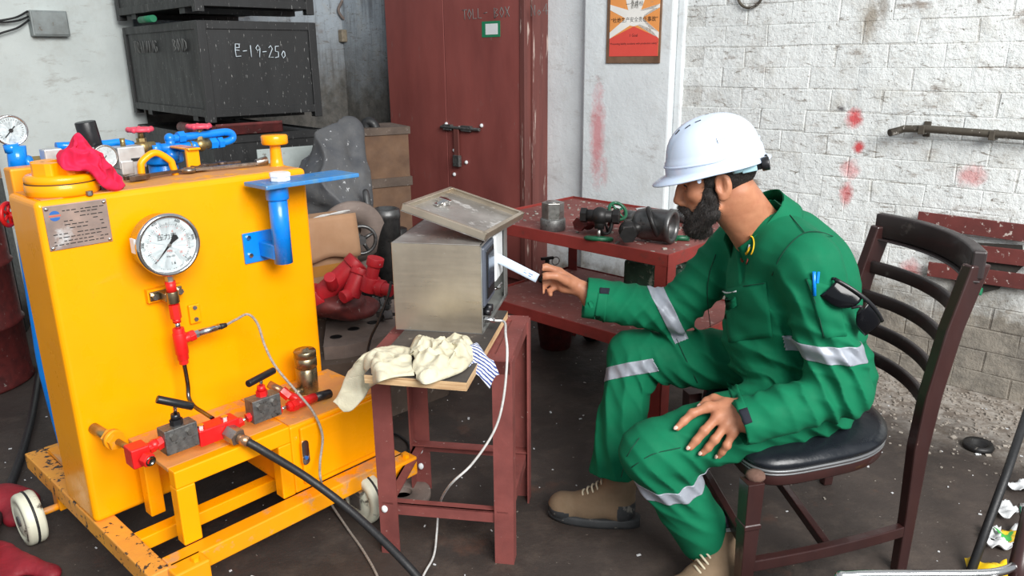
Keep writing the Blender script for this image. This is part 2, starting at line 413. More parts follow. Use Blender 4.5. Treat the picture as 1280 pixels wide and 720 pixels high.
brick_spots = [(WP(1068, 148), .05, .06, .9, RED), (WP(1074, 184), .035, .038, .95, RED), (WP(1063, 212), .06, .06, .55, (220, 110, 112)),
               (WP(1058, 242), .04, .07, .7, RED), (WP(1215, 220), .07, .06, .6, (205, 100, 100)), (WP(1138, 338), .06, .07, .5, RED),
               (WP(1052, 136), .03, .02, .9, (88, 84, 86)), (WP(1088, 25), .05, .12, .75, (132, 118, 98)), (WP(1105, 8), .03, .12, .6, (120, 106, 90))]
wall_mat('whitewashed_brick', (232, 236, 235), brick_spots, (.30, .62), (142, 134, 122), grime=.8, bumps=.6)
wall_mat('whitewash_mortar', (220, 222, 219), brick_spots, (.30, .62), (120, 111, 100), grime=1.0, bumps=.9)
wall_mat('white_plaster', (228, 234, 236), [(WP(748, 170, .05), .07, .36, .62, (214, 84, 92)), (WP(757, 215, .05), .03, .12, .35, (214, 90, 96))], (.1, .35), (150, 142, 130), grime=.35, bumps=.25)
wall_mat('side_plaster', (218, 226, 224), [], None, None, grime=.4, bumps=.2)
wall_mat('column_plaster', (208, 214, 212), [], None, None, grime=.3, bumps=.2)
wall_mat('stained_plaster', (176, 186, 194), [], (1.2, 1.9), (104, 100, 94), streak=True, grime=.8, bumps=.35)

t = NT('floor_concrete'); co = t.coord('World'); pos = t.n('ShaderNodeSeparateXYZ', Vector=co)
c = t.mix(t.ramp(t.noise(co, 1.6, 6, .65), .35, .68), srgb(66, 57, 52), srgb(42, 36, 33))
c = t.mix(t.math('MULTIPLY', t.ramp(t.noise(co, 6, 6, .7), .5, .7), .6), c, srgb(86, 75, 67))
c = t.mix(t.math('MULTIPLY', t.ramp(t.noise(co, 3.1, 4, .6), .62, .74), .5), c, srgb(104, 66, 48))
c = t.mix(t.ramp(t.noise(co, 55, 3, .6), .70, .74), c, srgb(150, 142, 132))
wd_ = t.n('ShaderNodeVectorMath', _operation='DOT_PRODUCT', i0=t.n('ShaderNodeVectorMath', _operation='SUBTRACT', i0=co, i1=tuple(W0)).outputs[0], i1=tuple(WN)).outputs['Value']
wd_ = t.math('ADD', wd_, t.math('MULTIPLY', t.math('SUBTRACT', t.noise(co, 5, 5, .7), .5), .7))
xm = t.ramp(pos.outputs[0], .7, 1.3)
dust = t.mix(t.ramp(t.noise(co, 16, 6, .75), .42, .62), srgb(122, 112, 102), srgb(178, 172, 164))
c = t.mix(t.math('MULTIPLY', t.ramp(wd_, .25, .75, .9, 0), xm), c, dust)
t.fin(c, t.ramp(t.noise(co, 4, 4), .3, .7, .55, .85)); t.bump(t.math('ADD', t.noise(co, 9, 6, .7), t.math('MULTIPLY', t.noise(co, 70, 4, .7), .3)), .4, .015)

mat('yellow_enamel', (255, 166, 0), .3, 0, (248, 156, 0), 3, .6, dirt=(196, 132, 40), dscale=14, dlo=.70, dhi=.76, coat=.12, bump=.05, bscale=8, spec=.35)
mat('yellow_worn', (246, 156, 4), .38, 0, (232, 150, 20), 7, .8, dirt=(206, 150, 96), dscale=9, dlo=.52, dhi=.6, bump=.1)
mat('yellow_dusty', (214, 154, 84), .6, 0, (196, 134, 86), 9, .9, dirt=(238, 160, 12), dscale=12, dlo=.55, dhi=.62, bump=.15)
mat('yellow_chipped', (226, 158, 56), .55, 0, (214, 140, 60), 9, .9, dirt=(50, 48, 46), dscale=38, dlo=.57, dhi=.60, bump=.3)
mat('blue_enamel', (6, 134, 232), .3, 0, (4, 110, 206), 8, .6, coat=.3)
mat('blue_worn', (40, 124, 196), .35, 0, (92, 138, 170), 24, .9, dirt=(160, 176, 186), dscale=30, dlo=.62, dhi=.68)
mat('red_enamel', (222, 32, 30), .35, 0, (196, 20, 24), 20, .6, dirt=(150, 40, 34), dscale=60, dlo=.66, dhi=.7)
mat('pink_handwheel', (226, 84, 104), .4, 0, (206, 54, 78), 30, .7)
mat('brass', (176, 156, 108), .38, .85, (150, 128, 84), 30, .8)
mat('steel', (176, 174, 170), .32, .9, (140, 138, 134), 20, .8)
mat('dull_steel', (132, 132, 130), .5, .75, (96, 96, 96), 50, .9, dirt=(70, 66, 62), dscale=70, dlo=.58, dhi=.66, bump=.2)
mat('chrome', (214, 214, 214), .14, 1.0, (190, 190, 190), 10, .5)
mat('dark_chrome', (120, 116, 112), .2, 1.0, (80, 76, 74), 14, .8)
mat('nickel', (160, 146, 118), .3, .95, (120, 106, 84), 18, .9)
mat('copper_tube', (190, 150, 118), .3, .8, (150, 110, 84), 20, .8)
mat('black_rubber', (26, 27, 29), .5, 0, (40, 40, 42), 40, .6, bump=.15, bscale=150)
mat('black_plastic', (22, 23, 26), .35, 0, (34, 34, 38), 20, .5)
mat('white_plastic', (232, 236, 238), .4, 0, (214, 218, 220), 8, .5)
mat('aluminium', (206, 208, 208), .4, .55, (180, 182, 182), 20, .6)
mat('dial_white', (236, 244, 246), .35, 0, (228, 238, 242), 4, .3)
mat('print_black', (24, 24, 26), .6); mat('print_red', (206, 90, 72), .6); mat('print_blue', (36, 96, 170), .6); mat('print_green', (30, 130, 90), .6)
mat('name_plate', (176, 152, 140), .42, .45, (126, 116, 112), 9, .9, dirt=(206, 206, 206), dscale=8, dlo=.62, dhi=.72, bump=.1)
mat('pink_cloth', (226, 26, 74), .85, 0, (196, 12, 56), 14, .6, bump=.25, bscale=220, bdist=.002)
mat('wheel_cream', (220, 220, 200), .5, 0, (196, 196, 176), 9, .8, dirt=(70, 62, 54), dscale=16, dlo=.6, dhi=.68)
mat('cable_grey', (168, 160, 150), .55, 0, (120, 112, 104), 160, .9, bump=.3, bscale=400)
mat('cable_white', (204, 204, 202), .5, 0, (170, 168, 166), 90, .8)
mat('red_oxide', (132, 70, 65), .62, 0, (102, 52, 49), 7, .9, dirt=(176, 150, 142), dscale=42, dlo=.66, dhi=.7, bump=.15)
mat('red_bench', (140, 50, 44), .55, 0, (112, 38, 34), 6, .9, dirt=(98, 58, 50), dscale=12, dlo=.58, dhi=.7, bump=.1)
mat('red_shelf_top', (132, 72, 66), .65, 0, (104, 60, 56), 5, .9, dirt=(168, 150, 142), dscale=30, dlo=.6, dhi=.7, bump=.2)
mat('cupboard_red', (150, 80, 74), .55, 0, (120, 62, 58), 3.0, .9, dirt=(140, 96, 90), dscale=22, dlo=.64, dhi=.72, stretch=(1, 1, .35), bump=.08)
mat('cupboard_edge', (116, 66, 60), .6, 0, (90, 50, 46), 9, .9, dirt=(196, 176, 166), dscale=18, dlo=.6, dhi=.66, stretch=(2, 2, .15))
mat('crate_black', (36, 37, 38), .5, 0, (22, 23, 24), 4, .9, dirt=(140, 140, 138), dscale=44, dlo=.635, dhi=.68, stretch=(2.2, 2.2, .5), bump=.1)
mat('chalk_white', (206, 218, 226), .9); mat('chalk_faint', (120, 122, 120), .9)

# ================================================================== SETTING
g = MB(); N = 40
fx0, fx1, fy0, fy1 = -7, 5.0, -1.5, 9.0
g.bx(fx0, fx1, fy0, fy1, -.12, 0)
g.build('floor', 'floor_concrete', kind='structure', label='dark oil-stained concrete workshop floor')
# long white wall: mortar bed behind the bricks, plaster pier, plaster bay beside the cupboard
u_c, u_bay, u_pier0, u_pier1 = -5.1, -2.56, -2.56, -1.93
wr = MB(WF).bx(u_pier1-.02, 1.0, .0, .25, 0, 3.0).build('wall_right', 'whitewash_mortar', kind='structure', label='whitewashed old brick wall behind the seated man', origin=W0)
pier = MB(WF).bx(u_pier0, u_pier1, -.06, .25, 0, 3.0); pier.bx(u_pier1, u_pier1+.05, -.02, .1, 0, 3.0)
pier.build('trim_1', 'white_plaster', kind='structure', bevel=.012, label='white plastered pier carrying the orange safety poster')
MB(WF).bx(u_c-.2, -3.62, .0, .25, 0, 3.0).build('wall_corner', 'stained_plaster', kind='structure', label='streaked grey wall left of the red cupboard')
MB(WF).bx(-3.62, u_bay, .0, .25, 0, 3.0).build('wall_back', 'white_plaster', kind='structure', label='white plastered wall beside the red cupboard')
random.seed(11)
variants = []
for k in range(6):
    b = MB(); b.box((0, 0, 0), (.2395, .05, .1035)); me = bpy.data.meshes.new('brick')
    bm = bmesh.new()
    for v in b.v: bm.verts.new(v+Vector((random.uniform(-.004, .003), random.uniform(-.0007, .0007), random.uniform(-.004, .002))))
    bm.verts.ensure_lookup_table()
    for f in b.f: bm.faces.new([bm.verts[i] for i in f])
    bmesh.ops.recalc_face_normals(bm, faces=bm.faces)
    bmesh.ops.bevel(bm, geom=bm.edges[:], offset=.0032, segments=1, affect='EDGES', profile=.6)
    bm.to_mesh(me); bm.free(); me.materials.append(MATS['whitewashed_brick']); variants.append(me)
RH = .106
for row in range(19):
    z = row*RH+RH/2
    u = u_pier1+.05+(.0 if row % 2 else -.12)
    while u < .62:
        uc = u+.121; 
        if uc-.116 > u_pier1+.0 and uc < .62:
            o = bpy.data.objects.new('brick', random.choice(variants)); COL.objects.link(o); o.parent = wr
            wloc = WF @ Vector((uc+random.uniform(-.004, .004), .0222+random.uniform(-.0012, .0012), z+random.uniform(-.003, .003)))
            o.location = wloc-W0
            o.rotation_euler = (random.uniform(-.006, .006), random.uniform(-.01, .01), math.atan2(WD.y, WD.x)+random.uniform(-.003, .003))
        u += .242
# side wall with the junction box, running back to the corner behind the crates
LD = Vector((.69, .724, 0)).normalized(); LP = Vector((-2.66, 5.40, 0)); LF = frame(LP, LD)   # y = into the wall
MB(LF).bx(-.82, .15, 0, .45, 0, 3.0).build('wall_left', 'side_plaster', kind='structure', bevel=.01, label='white plastered wall end left of the black crates')
MB(LF).bx(.15, 2.1, .04, .45, 0, 3.0).build('wall_side', 'stained_plaster', kind='structure', label='streaked blue-grey plaster wall behind the crates and tarpaulin')
MB(LF).bx(-6.5, 1.0, 2.6, 2.8, 0, 3.2).build('wall_far', 'column_plaster', kind='structure', label='pale far wall beyond the wall end at the left')

# ================================================================== TEST PUMP RIG
RB = Vector((-1.271, 2.017, 0)); RA = math.radians(47.7); RG = Matrix.Translation(RB) @ rotz(RA); RI = RG.inverted()
e2 = RG.to_3x3() @ Vector((0, -1, 0)); e1 = RG.to_3x3() @ Vector((1, 0, 0))
def q(px, py, yl): return RI @ PP(px, py, RG @ Vector((0, yl, 0)), e2)       # pixel on the plane yl in front of/behind the tank face
def qz(px, py, z): return RI @ PZ(px, py, z)
rig = thing('test_pump_rig', RB, RA, 'yellow steel hydraulic pressure test rig with big round gauge on a wheeled base', 'test rig')
def R(): return MB(RG)
tank = R().bx(0, .84, 0, .235, .2, 1.19).build('tank', 'yellow_enamel', rig, bevel=.016, seg=4)
R().bx(.02, .82, .012, .225, 1.1895, 1.1915).build('tank_top_skin', 'yellow_dusty', tank)
# base frame
for (a, mtl) in [((0, .06, -.37, .66, .14, .2), 'yellow_chipped'), ((.84, .9, -.37, .66, .14, .2), 'yellow_worn'), ((.06, .84, .60, .66, .14, .2), 'yellow_chipped'),
          ((.06, .84, -.37, -.31, .14, .2), 'yellow_worn'), ((.06, .84, -.17, -.12, .15, .195), 'yellow_enamel')]:
    R().bx(*a).build('frame_beam', mtl, rig, bevel=.004)
for (x, y) in [(.10, -.385), (.87, -.385)]:
    p = R().bx(x-.05, x+.05, y-.035, y+.03, .13, .2); pp = p.build('corner_plate', 'yellow_worn', rig, bevel=.005)
    R().hexn((x+.02, y-.01, .2), (x+.02, y-.01, .212), .012).build('bolt', 'yellow_enamel', pp)
# front stand: open bay at the left, closed locker at the right
for (a) in [(.13, .185, -.31, -.265, .2, .385), (.455, .5, -.31, -.265, .2, .385), (.13, .175, -.09, -.045, .2, .385)]:
    R().bx(*a).build('stand_post', 'yellow_enamel', rig, bevel=.004)
R().bx(.13, .5, -.31, -.27, .385, .44).build('stand_rail', 'yellow_enamel', rig, bevel=.004)
R().bx(.13, .5, -.27, 0, .425, .439).build('stand_top', 'yellow_dusty', rig, bevel=.003)
lk = R().bx(.5, .86, -.31, 0.0, .2, .436).build('locker', 'yellow_enamel', rig, bevel=.006)
R().bx(.505, .855, -.30, -.004, .436, .4395).build('locker_top', 'yellow_dusty', lk)
dr = R().bx(.53, .845, -.322, -.31, .225, .425).build('locker_door', 'yellow_enamel', rig, bevel=.005)
lt = R(); a = q(381, 565, -.325); lt.prism([(math.cos(i/16*2*math.pi)*.013, math.sin(i/16*2*math.pi)*.013+(.03 if i < 8 else -.03)) for i in range(17)], 0, .006, Matrix.Translation(a) @ Matrix.Rotation(math.pi/2, 4, 'X'))
lt.build('latch', 'chrome', dr, bevel=.002)
R().cyl(a+V(0, -.006, -.018), a+V(0, -.01, -.018), .006, n=12).build('lock', 'print_blue', dr)
# wheels
def wheel(x, y, mount):
    w = R(); ax = (1, 0, 0)
    w.lathe([(.02, -.03), (.05, -.03), (.062, -.022), (.066, -.03), (.085, -.028), (.09, -.02), (.09, .02), (.085, .028), (.066, .03), (.062, .022), (.05, .03), (.02, .03)], (x, y, .09), ax, 32)
    o = w.build('wheel', 'wheel_cream', rig)
    R().cyl((x-.034, y, .09), (x+.034, y, .09), .018, n=16).build('hub', 'dull_steel', o)
    R().torus((x, y, .09), .088, .005, ax, 32, 6).build('tread_groove', 'black_rubber', o)
    f = R()
    if mount == 'axle': f.cyl((x, y, .09), (.03, y, .09), .012); f.bx(.005, .05, y-.03, y+.03, .085, .14)
    else:
        for sx in (-.042, .042): f.bx(x+sx-.003, x+sx+.003, y-.03, y+.03, .07, .125)
        f.bx(x-.045, x+.045, y-.035, y+.035, .125, .14)
    f.build('caster_fork' if mount != 'axle' else 'axle', 'steel' if mount != 'axle' else 'yellow_worn', rig, bevel=.002)
wheel(-.08, .40, 'axle'); wheel(.74, -.345, 'fork'); wheel(.87, .52, 'fork')
# filler cap
c = qz(84, 243, 1.19); cc = V(c.x, .095, 1.19)
fc = R().lathe([(.088, 0), (.094, .006), (.094, .032), (.09, .036), (.092, .038), (.092, .052), (.085, .058), (.05, .06), (.001, .06)], cc, (0, 0, 1), 40).build('filler_neck', 'yellow_enamel', rig)
R().torus(cc+V(0, 0, .036), .0915, .0016, (0, 0, 1), 40, 6).build('seam', 'print_black', fc)
for k in range(4):
    a = k*math.pi/2+.5; d = V(math.cos(a), math.sin(a), 0); n = V(-d.y, d.x, 0); b = R()
    b.prism([(.022, -.03), (.062, -.036), (.07, -.02), (.07, .02), (.062, .036), (.022, .03)], .055, .092, Matrix.Translation(cc) @ rotz(a)); b.build('cap_lug', 'yellow_enamel', fc, bevel=.005)
for k in range(2):
    a = -1.2+k*.9; R().hexn(cc+V(math.cos(a)*.1, math.sin(a)*.1, 0), cc+V(math.cos(a)*.1, math.sin(a)*.1, .012), .009).build('cap_bolt', 'dull_steel', fc)
# name plate
npl = R().bx(.016, .18, -.004, 0, 1.052, 1.176).build('name_plate', 'name_plate', rig, bevel=.002)
for x in (.024, .172):
    for z in (1.06, 1.168): R().lathe([(.006, 0), (.005, .003), (.001, .0045)], (x, -.004, z), (0, -1, 0), 10).build('rivet', 'chrome', npl)
lines = R(); random.seed(3)
for i, z in enumerate([1.158, 1.150, 1.139, 1.129, 1.119, 1.109, 1.095, 1.085, 1.075, 1.066]):
    x = .062 if i < 6 else .03
    while x < .165:
        w = random.uniform(.004, .016)
        if random.random() < .72: lines.bx(x, min(x+w, .17), -.0046, -.004, z-.0012, z+.0012)
        x += w+.004
lines.build('engraved_lines', 'print_black', npl)
lg = R(); MF = Matrix.Translation(V(.042, -.004, 1.147)) @ Matrix.Rotation(math.pi/2, 4, 'X')
lg.prism([(math.cos(a)*.013, math.sin(a)*.011+.003) for a in np.linspace(.15, math.pi-.15, 10)], 0, .0008, MF); lg.prism([(math.cos(a)*.013, math.sin(a)*.011-.003) for a in np.linspace(math.pi+.15, 2*math.pi-.15, 10)], 0, .0008, MF)
lg.build('maker_logo', 'print_blue', npl); R().bx(.027, .057, -.0048, -.004, 1.1455, 1.1485).build('logo_bar', 'print_red', npl)
# big gauge
gc = q(210, 306, -.105); GR = .089
gauge = R().lathe([(GR-.006, .055), (GR-.002, .05), (GR-.002, .004), (GR+.003, .004), (GR+.004, -.008), (GR-.001, -.013), (GR-.007, -.012), (GR-.008, -.004), (.001, -.004)], gc, (0, 1, 0), 48).build('pressure_gauge', 'chrome', rig)
R().lathe([(GR-.008, 0), (.001, 0)], gc+V(0, -.0045, 0), (0, -1, 0), 40).build('dial', 'dial_white', gauge)
def dialpt(ang, r, c=gc, out=.006): return c+V(math.cos(ang)*r, -out, math.sin(ang)*r)
def ticks(c, G, n, col, r0, r1, parent, w=.0007):
    tk = R()
    for i in range(n+1):
        a = math.radians(225-270*i/n); L = r1 if i % 5 == 0 else (r0+r1)/2
        p0 = dialpt(a, r0*G, c); p1 = dialpt(a, L*G, c); tk.beam(p0, p1, .0006, w*(2 if i % 5 == 0 else 1), V(-math.sin(a), 0, math.cos(a)))
    return tk.build('scale_marks', col, parent)
ticks(gc, GR, 50, 'print_black', .66, .74, gauge); ticks(gc, GR, 40, 'print_red', .63, .59, gauge)
FM = RG @ Matrix.Translation(gc+V(0, -.0055, 0)) @ Matrix.Rotation(math.pi/2, 4, 'X')
def gtext(s, x, z, size, m_='print_black', rot=0, nm='dial_print'): text(nm, s, size, FM @ Matrix.Translation((x*GR, z*GR, 0)) @ Matrix.Rotation(rot, 4, 'Z'), m_, gauge, ext=.0002)
gtext('压力表', -.02, .27, .019)
for i, s in enumerate(['200', '400', '600', '800', '1000']):
    a = math.radians(225-54*(i+1)); gtext(s, math.cos(a)*.83, math.sin(a)*.83, .011, rot=a-math.pi/2 if i != 4 else .5)
for i, s in enumerate(['2', '4', '6', '8', '10']):
    a = math.radians(225-54*(i+.9)); gtext(s, math.cos(a)*.47, math.sin(a)*.47, .010, 'print_red')
gtext('MPa', 0, -.2, .009, 'print_red'); gtext('YN-150', .02, -.38, .008); gtext('1.6', .07, -.62, .012)
for k in range(13):
    a = math.radians(-120+60*k/12); gtext('·' if k % 3 == 0 else 'n', math.cos(a)*.8, math.sin(a)*.8, .006, rot=a+math.pi/2)
a = math.radians(226)
nd = R(); MFx = Matrix.Translation(gc+V(0, -.008, 0)) @ Matrix.Rotation(math.pi/2, 4, 'X') @ Matrix.Rotation(a, 4, 'Z')
nd.prism([(.066, 0), (.02, .0022), (-.012, .004), (-.032, .010), (-.036, 0), (-.032, -.010), (-.012, -.004), (.02, -.0022)], 0, .0012, MFx)
nd.build('needle', 'print_black', gauge); R().cyl(gc+V(0, -.008, 0), gc+V(0, -.012, 0), .005, n=14).build('needle_boss', 'steel', gauge)
R().bx(gc.x-GR-.0015, gc.x-GR+.004, gc.y+.008, gc.y+.035, gc.z-.012, gc.z+.03).build('paper_label', 'white_plastic', gauge)
# stem under the gauge
yS = -.075
def qs(px, py): return q(px, py, yS)
s0, s1 = qs(211, 343), qs(238, 500)
def st(py): t_ = (py-343)/157; return s0.lerp(s1, t_)
R().hexn(st(338), st(352), .013).build('gauge_stem', 'steel', rig)
R().cyl(st(351), st(364), .015).cyl(st(364), st(379), .0125).build('red_coupling', 'red_enamel', rig)
cl = R().bx(st(370).x-.046, st(370).x+.052, -.028, -.02, st(370).z-.014, st(370).z+.014).cyl(st(363), st(377), .0185).bx(st(370).x-.02, st(370).x+.02, -.07, -.02, st(370).z-.013, st(370).z+.013).build('pipe_clamp', 'nickel', rig, bevel=.002)
for dx in (-.034, .042): R().hexn((st(370).x+dx, -.028, st(370).z), (st(370).x+dx, -.04, st(370).z), .010).build('bolt', 'chrome', cl)
R().bx(st(370).x-.05, st(370).x+.055, -.02, 0, st(370).z-.02, st(370).z+.02).build('clamp_bracket', 'yellow_enamel', rig)
R().hexn(st(379), st(396), .016).cyl(st(396), st(401), .012).build('red_nut', 'red_enamel', rig)
R().cyl(st(400), st(409), .0085).build('thread', 'chrome', rig)
tee = R().cyl(st(408), st(447), .017).cyl(st(414), st(440), .0195).hexn(st(447), st(453), .014); b0 = st(424); b1 = q(243, 418, yS); tee.cyl(b0, b1, .015).hexn(b1-(b1-b0)*.4, b1, .018)
tee.build('tee_fitting', 'red_enamel', rig, bevel=.0015)
pr = R(); c0 = b1; c1 = q(283, 406, yS-.01); pr.hexn(c0, c0.lerp(c1, .12), .013).cyl(c0.lerp(c1, .1), c0.lerp(c1, .78), .0115); ps = pr.build('pressure_sensor', 'chrome', rig)
R().cyl(c0.lerp(c1, .78), c1, .0105, .007).build('boot', 'black_rubber', ps)
pts = [st(450), st(480), q(236, 497, -.085), q(243, 508, -.12), q(255, 516, -.17), q(266, 523, -.22)]
R().tube(pts, .0065, 10, k=6).build('steel_tube', 'dark_chrome', rig)
sp = R().bx(q(242, 391, 0).x-.018, q(242, 391, 0).x+.018, -.012, 0, q(242, 391, 0).z-.032, q(242, 391, 0).z+.03).build('small_plate', 'yellow_enamel', rig, bevel=.003)
for dz in (-.018, .02): R().hexn((q(242, 391, 0).x, -.012, q(242, 391, 0).z+dz), (q(242, 391, 0).x, -.017, q(242, 391, 0).z+dz), .007).build('bolt', 'dull_steel', sp)
# blue bracket and tube
bp = R().bx(q(303, 305, 0).x, q(341, 305, 0).x+.02, -.008, 0, q(320, 327, 0).z, q(320, 289, 0).z).build('bracket_plate', 'blue_enamel', rig, bevel=.002)
for (px, py) in ((310, 297), (313, 319)): a = q(px, py, -.008); R().hexn(a, a+V(0, -.007, 0), .008).build('bolt', 'chrome', bp)
tx = q(350, 280, -.1); tz1 = q(356, 325, -.1).z; ttop = q(345, 232, -.1).z
R().bx(q(322, 305, 0).x, tx.x+.0, -.1, -.008, tz1+.005, tz1+.055).build('bracket_arm', 'blue_enamel', rig, bevel=.003)
R().cyl((tx.x, -.1, tz1-.008), (tx.x, -.1, ttop), .030, n=28).build('post_tube', 'blue_enamel', rig)
R().cyl((tx.x, -.1, ttop-.045), (tx.x, -.1, ttop+.0), .036, n=28).build('post_collar', 'blue_enamel', rig, bevel=.003)
pz = ttop+.006
a = qz(275, 227, pz); b = qz(405, 213, pz)
R().bx(a.x+.02, b.x+.005, -.165, -.03, pz-.006, pz+.008).build('top_plate', 'blue_worn', rig, bevel=.003)
pzt = pz+.008
# breather knob, lifting eye, brackets on the tank top
a = V(q(346, 205, .12).x, .12, 1.19)
R().lathe([(.03, 0), (.022, .004), (.02, .03), (.018, .075), (.018, .076), (.042, .076), (.045, .08), (.045, .104), (.042, .108), (.001, .109)], a, (0, 0, 1), 28).build('breather_cap', 'yellow_enamel', rig)
a = q(178, 222, .19); b = q(217, 216, .19); mz = 1.19
R().tube([(a.x, .19, mz), (a.x, .19, mz+.03), ((a.x*.93+b.x*.07), .19, mz+.055), ((a.x+b.x)/2, .19, mz+.078), (a.x*.07+b.x*.93, .19, mz+.05), (b.x, .19, mz+.03), (b.x+.006, .19, mz)], .011, 12, k=5).build('lifting_eye', 'yellow_enamel', rig)
a = q(243, 210, .22)
R().bx(a.x-.022, a.x+.022, .215, .232, 1.17, 1.27).bx(a.x-.022, a.x+.022, .2, .34, 1.262, 1.27).build('pipe_bracket', 'yellow_enamel', rig, bevel=.005)
a = q(55, 235, .24); R().bx(.02, .14, .235, .30, 1.15, 1.255).build('side_bracket', 'yellow_worn', rig, bevel=.006)
# pump deck behind the tank with uprights that carry the pipework
R().bx(.06, .84, .30, .60, .2, .215).build('pump_deck', 'yellow_worn', rig)
pump = R().cyl((.30, .45, .215), (.30, .45, .60), .11, n=28).cyl((.30, .45, .60), (.30, .45, .66), .09, n=28).build('pump_body', 'blue_enamel', rig, bevel=.01)
R().cyl((.55, .45, .215), (.55, .45, 1.2), .05, n=24).cyl((.55, .45, 1.2), (.55, .45, 1.235), .07, n=24).build('accumulator', 'blue_enamel', rig, bevel=.008)
# horizontal blue pipe line, valves with pink wheels, U-bend
yP = .36
def qp(px, py, yl=yP): return q(px, py, yl)
zl = lambda px, py: qp(px, py)
pipe = R().tube([qp(196, 186), qp(226, 184), qp(262, 180)], .0165, 14).tube([qp(70, 183), qp(130, 180), qp(150, 178), qp(166, 181)], .0125, 12, k=4)
pipe.cyl(qp(188, 187), qp(200, 186), .022).cyl(qp(238, 183), qp(246, 183), .020)
pipe.build('pipe_run', 'blue_enamel', rig)
ub = R().tube([qp(262, 180), qp(280, 178), qp(290, 174), qp(290, 168), qp(283, 165), qp(265, 167), qp(232, 171), qp(212, 174)], .0135, 12, k=6)
ub.hexn(qp(262, 180), qp(270, 179), .021).hexn(qp(272, 179), qp(278, 178), .021).hexn(qp(222, 172), qp(230, 171), .021)
ub.cyl(qp(212, 173), qp(214, 186), .016).sphere(qp(212, 173), .018); ub.cyl(qp(214, 200), qp(215, 188), .026).build('u_bend_pipe', 'blue_enamel', rig)
def valve(px, py, hx, hy):
    b = qp(px, py); h = qp(hx, hy)
    v = R().cyl(b+V(-.04, 0, 0), b+V(.04, 0, 0), .017, n=14).sphere(b, .024, n=14).hexn(b, b+V(0, 0, .03), .016).cyl(b+V(0, 0, .03), h, .009).build('gate_valve', 'brass', rig)
    w = R().torus(h, .036, .0075, (0, 0, 1), 22, 8)
    for k in range(5):
        a = k*2*math.pi/5; w.cyl(h, h+V(math.cos(a)*.034, math.sin(a)*.034, 0), .005, n=6); w.sphere(h+V(math.cos(a)*.037, math.sin(a)*.037, 0), .0095, n=8, m=6)
    w.cyl(h+V(0, 0, -.008), h+V(0, 0, .008), .012); w.build('handwheel', 'pink_handwheel', v)
valve(178, 184, 175, 162); valve(250, 181, 249, 158)
# filter-regulator unit: silver bodies, black knob, small gauge
a = qp(160, 196, .30); b = R().box(a, (.085, .07, .07)).box(a+V(-.02, -.002, -.03), (.04, .075, .045)); b.cyl(a+V(.0, 0, -.11), a+V(0, 0, -.03), .036, n=20)
fr = b.build('filter_unit', 'aluminium', rig, bevel=.004)
R().bx(a.x-.005, a.x+.03, a.y-.037, a.y-.035, a.z-.012, a.z-.002).build('unit_label', 'print_black', fr)
R().cyl(a+V(-.01, 0, .035), a+V(-.01, 0, .06), .008, n=10).build('drain_plug', 'brass', fr)
a = qp(106, 200, .32); R().box(a, (.08, .07, .08)).build('regulator_body', 'aluminium', rig, bevel=.005)
R().cyl(qp(117, 189, .32), qp(106, 152, .32), .031, .030, n=24).cyl(qp(120, 196, .32), qp(117, 188, .32), .042, .036, n=24).build('regulator_knob', 'black_plastic', rig, bevel=.003)
a = qp(131, 196, .27); sg = R().lathe([(.036, .02), (.038, 0), (.038, -.006), (.034, -.008), (.033, -.003), (.001, -.003)], a, (0, 1, 0), 28).build('small_gauge', 'steel', rig)
R().lathe([(.033, 0), (.001, 0)], a+V(0, -.0035, 0), (0, -1, 0), 24).build('dial', 'dial_white', sg); R().beam(a+V(.004, -.005, .004), a+V(-.016, -.005, -.018), .001, .002).build('needle', 'print_black', sg)
R().box(qp(65, 197, .3), (.05, .05, .055)).build('pipe_union_block', 'aluminium', rig, bevel=.004)
# left riser with its own gauge, and the red valve behind the tank
yL = .40
def ql(px, py): return q(px, py, yL)
ris = R().tube([V(ql(58, 470).x+.02, yL, .2), ql(58, 470), ql(46, 400), ql(30, 300), ql(21, 222), ql(17, 188)], .019, 14, k=4).cyl(ql(24, 214), ql(20, 182), .026, n=16).cyl(ql(16, 190), ql(13, 180), .021, n=16)
ris.cyl(ql(20, 205), ql(40, 202), .019, n=14).cyl(ql(30, 204), ql(38, 203), .023, n=14).build('riser_pipe', 'blue_enamel', rig)
R().hexn(ql(38, 203), ql(50, 202), .019).build('brass_union', 'brass', rig); R().cyl(ql(50, 202), ql(58, 201), .017, n=12).sphere(ql(57, 201), .02, n=12).build('blue_elbow', 'blue_enamel', rig)
a = ql(13, 163); sg = R().lathe([(.044, .025), (.046, 0), (.046, -.007), (.042, -.01), (.041, -.003), (.001, -.003)], a, (0, 1, 0), 32).build('riser_gauge', 'chrome', rig)
R().lathe([(.041, 0), (.001, 0)], a+V(0, -.0035, 0), (0, -1, 0), 28).build('dial', 'dial_white', sg)
R().beam(a+V(.012, -.005, .012), a+V(-.018, -.005, -.02), .001, .003).cyl(a+V(0, -.004, 0), a+V(0, -.007, 0), .006, n=10).build('needle', 'print_black', sg)
tk = R()
for i in range(25):
    an = math.radians(225-270*i/24); p0 = a+V(math.cos(an)*.030, -.0045, math.sin(an)*.030); p1 = a+V(math.cos(an)*.035, -.0045, math.sin(an)*.035); tk.beam(p0, p1, .0006, .0009, V(-math.sin(an), 0, math.cos(an)))
tk.build('scale_marks', 'print_black', sg); R().cyl(a+V(0, .01, -.045), a+V(0, .01, -.065), .009, n=10).build('gauge_stem', 'steel', sg)
a = ql(10, 268)
w = R().torus(a, .034, .007, (.7, -.7, 0), 20, 8)
for k in range(5): an = k*2*math.pi/5; w.cyl(a, a+V(.024*math.cos(an), .024*math.cos(an), .034*math.sin(an)), .005, n=6)
w.cyl(a, ql(24, 272), .01).build('red_valve_handle', 'red_enamel', rig)
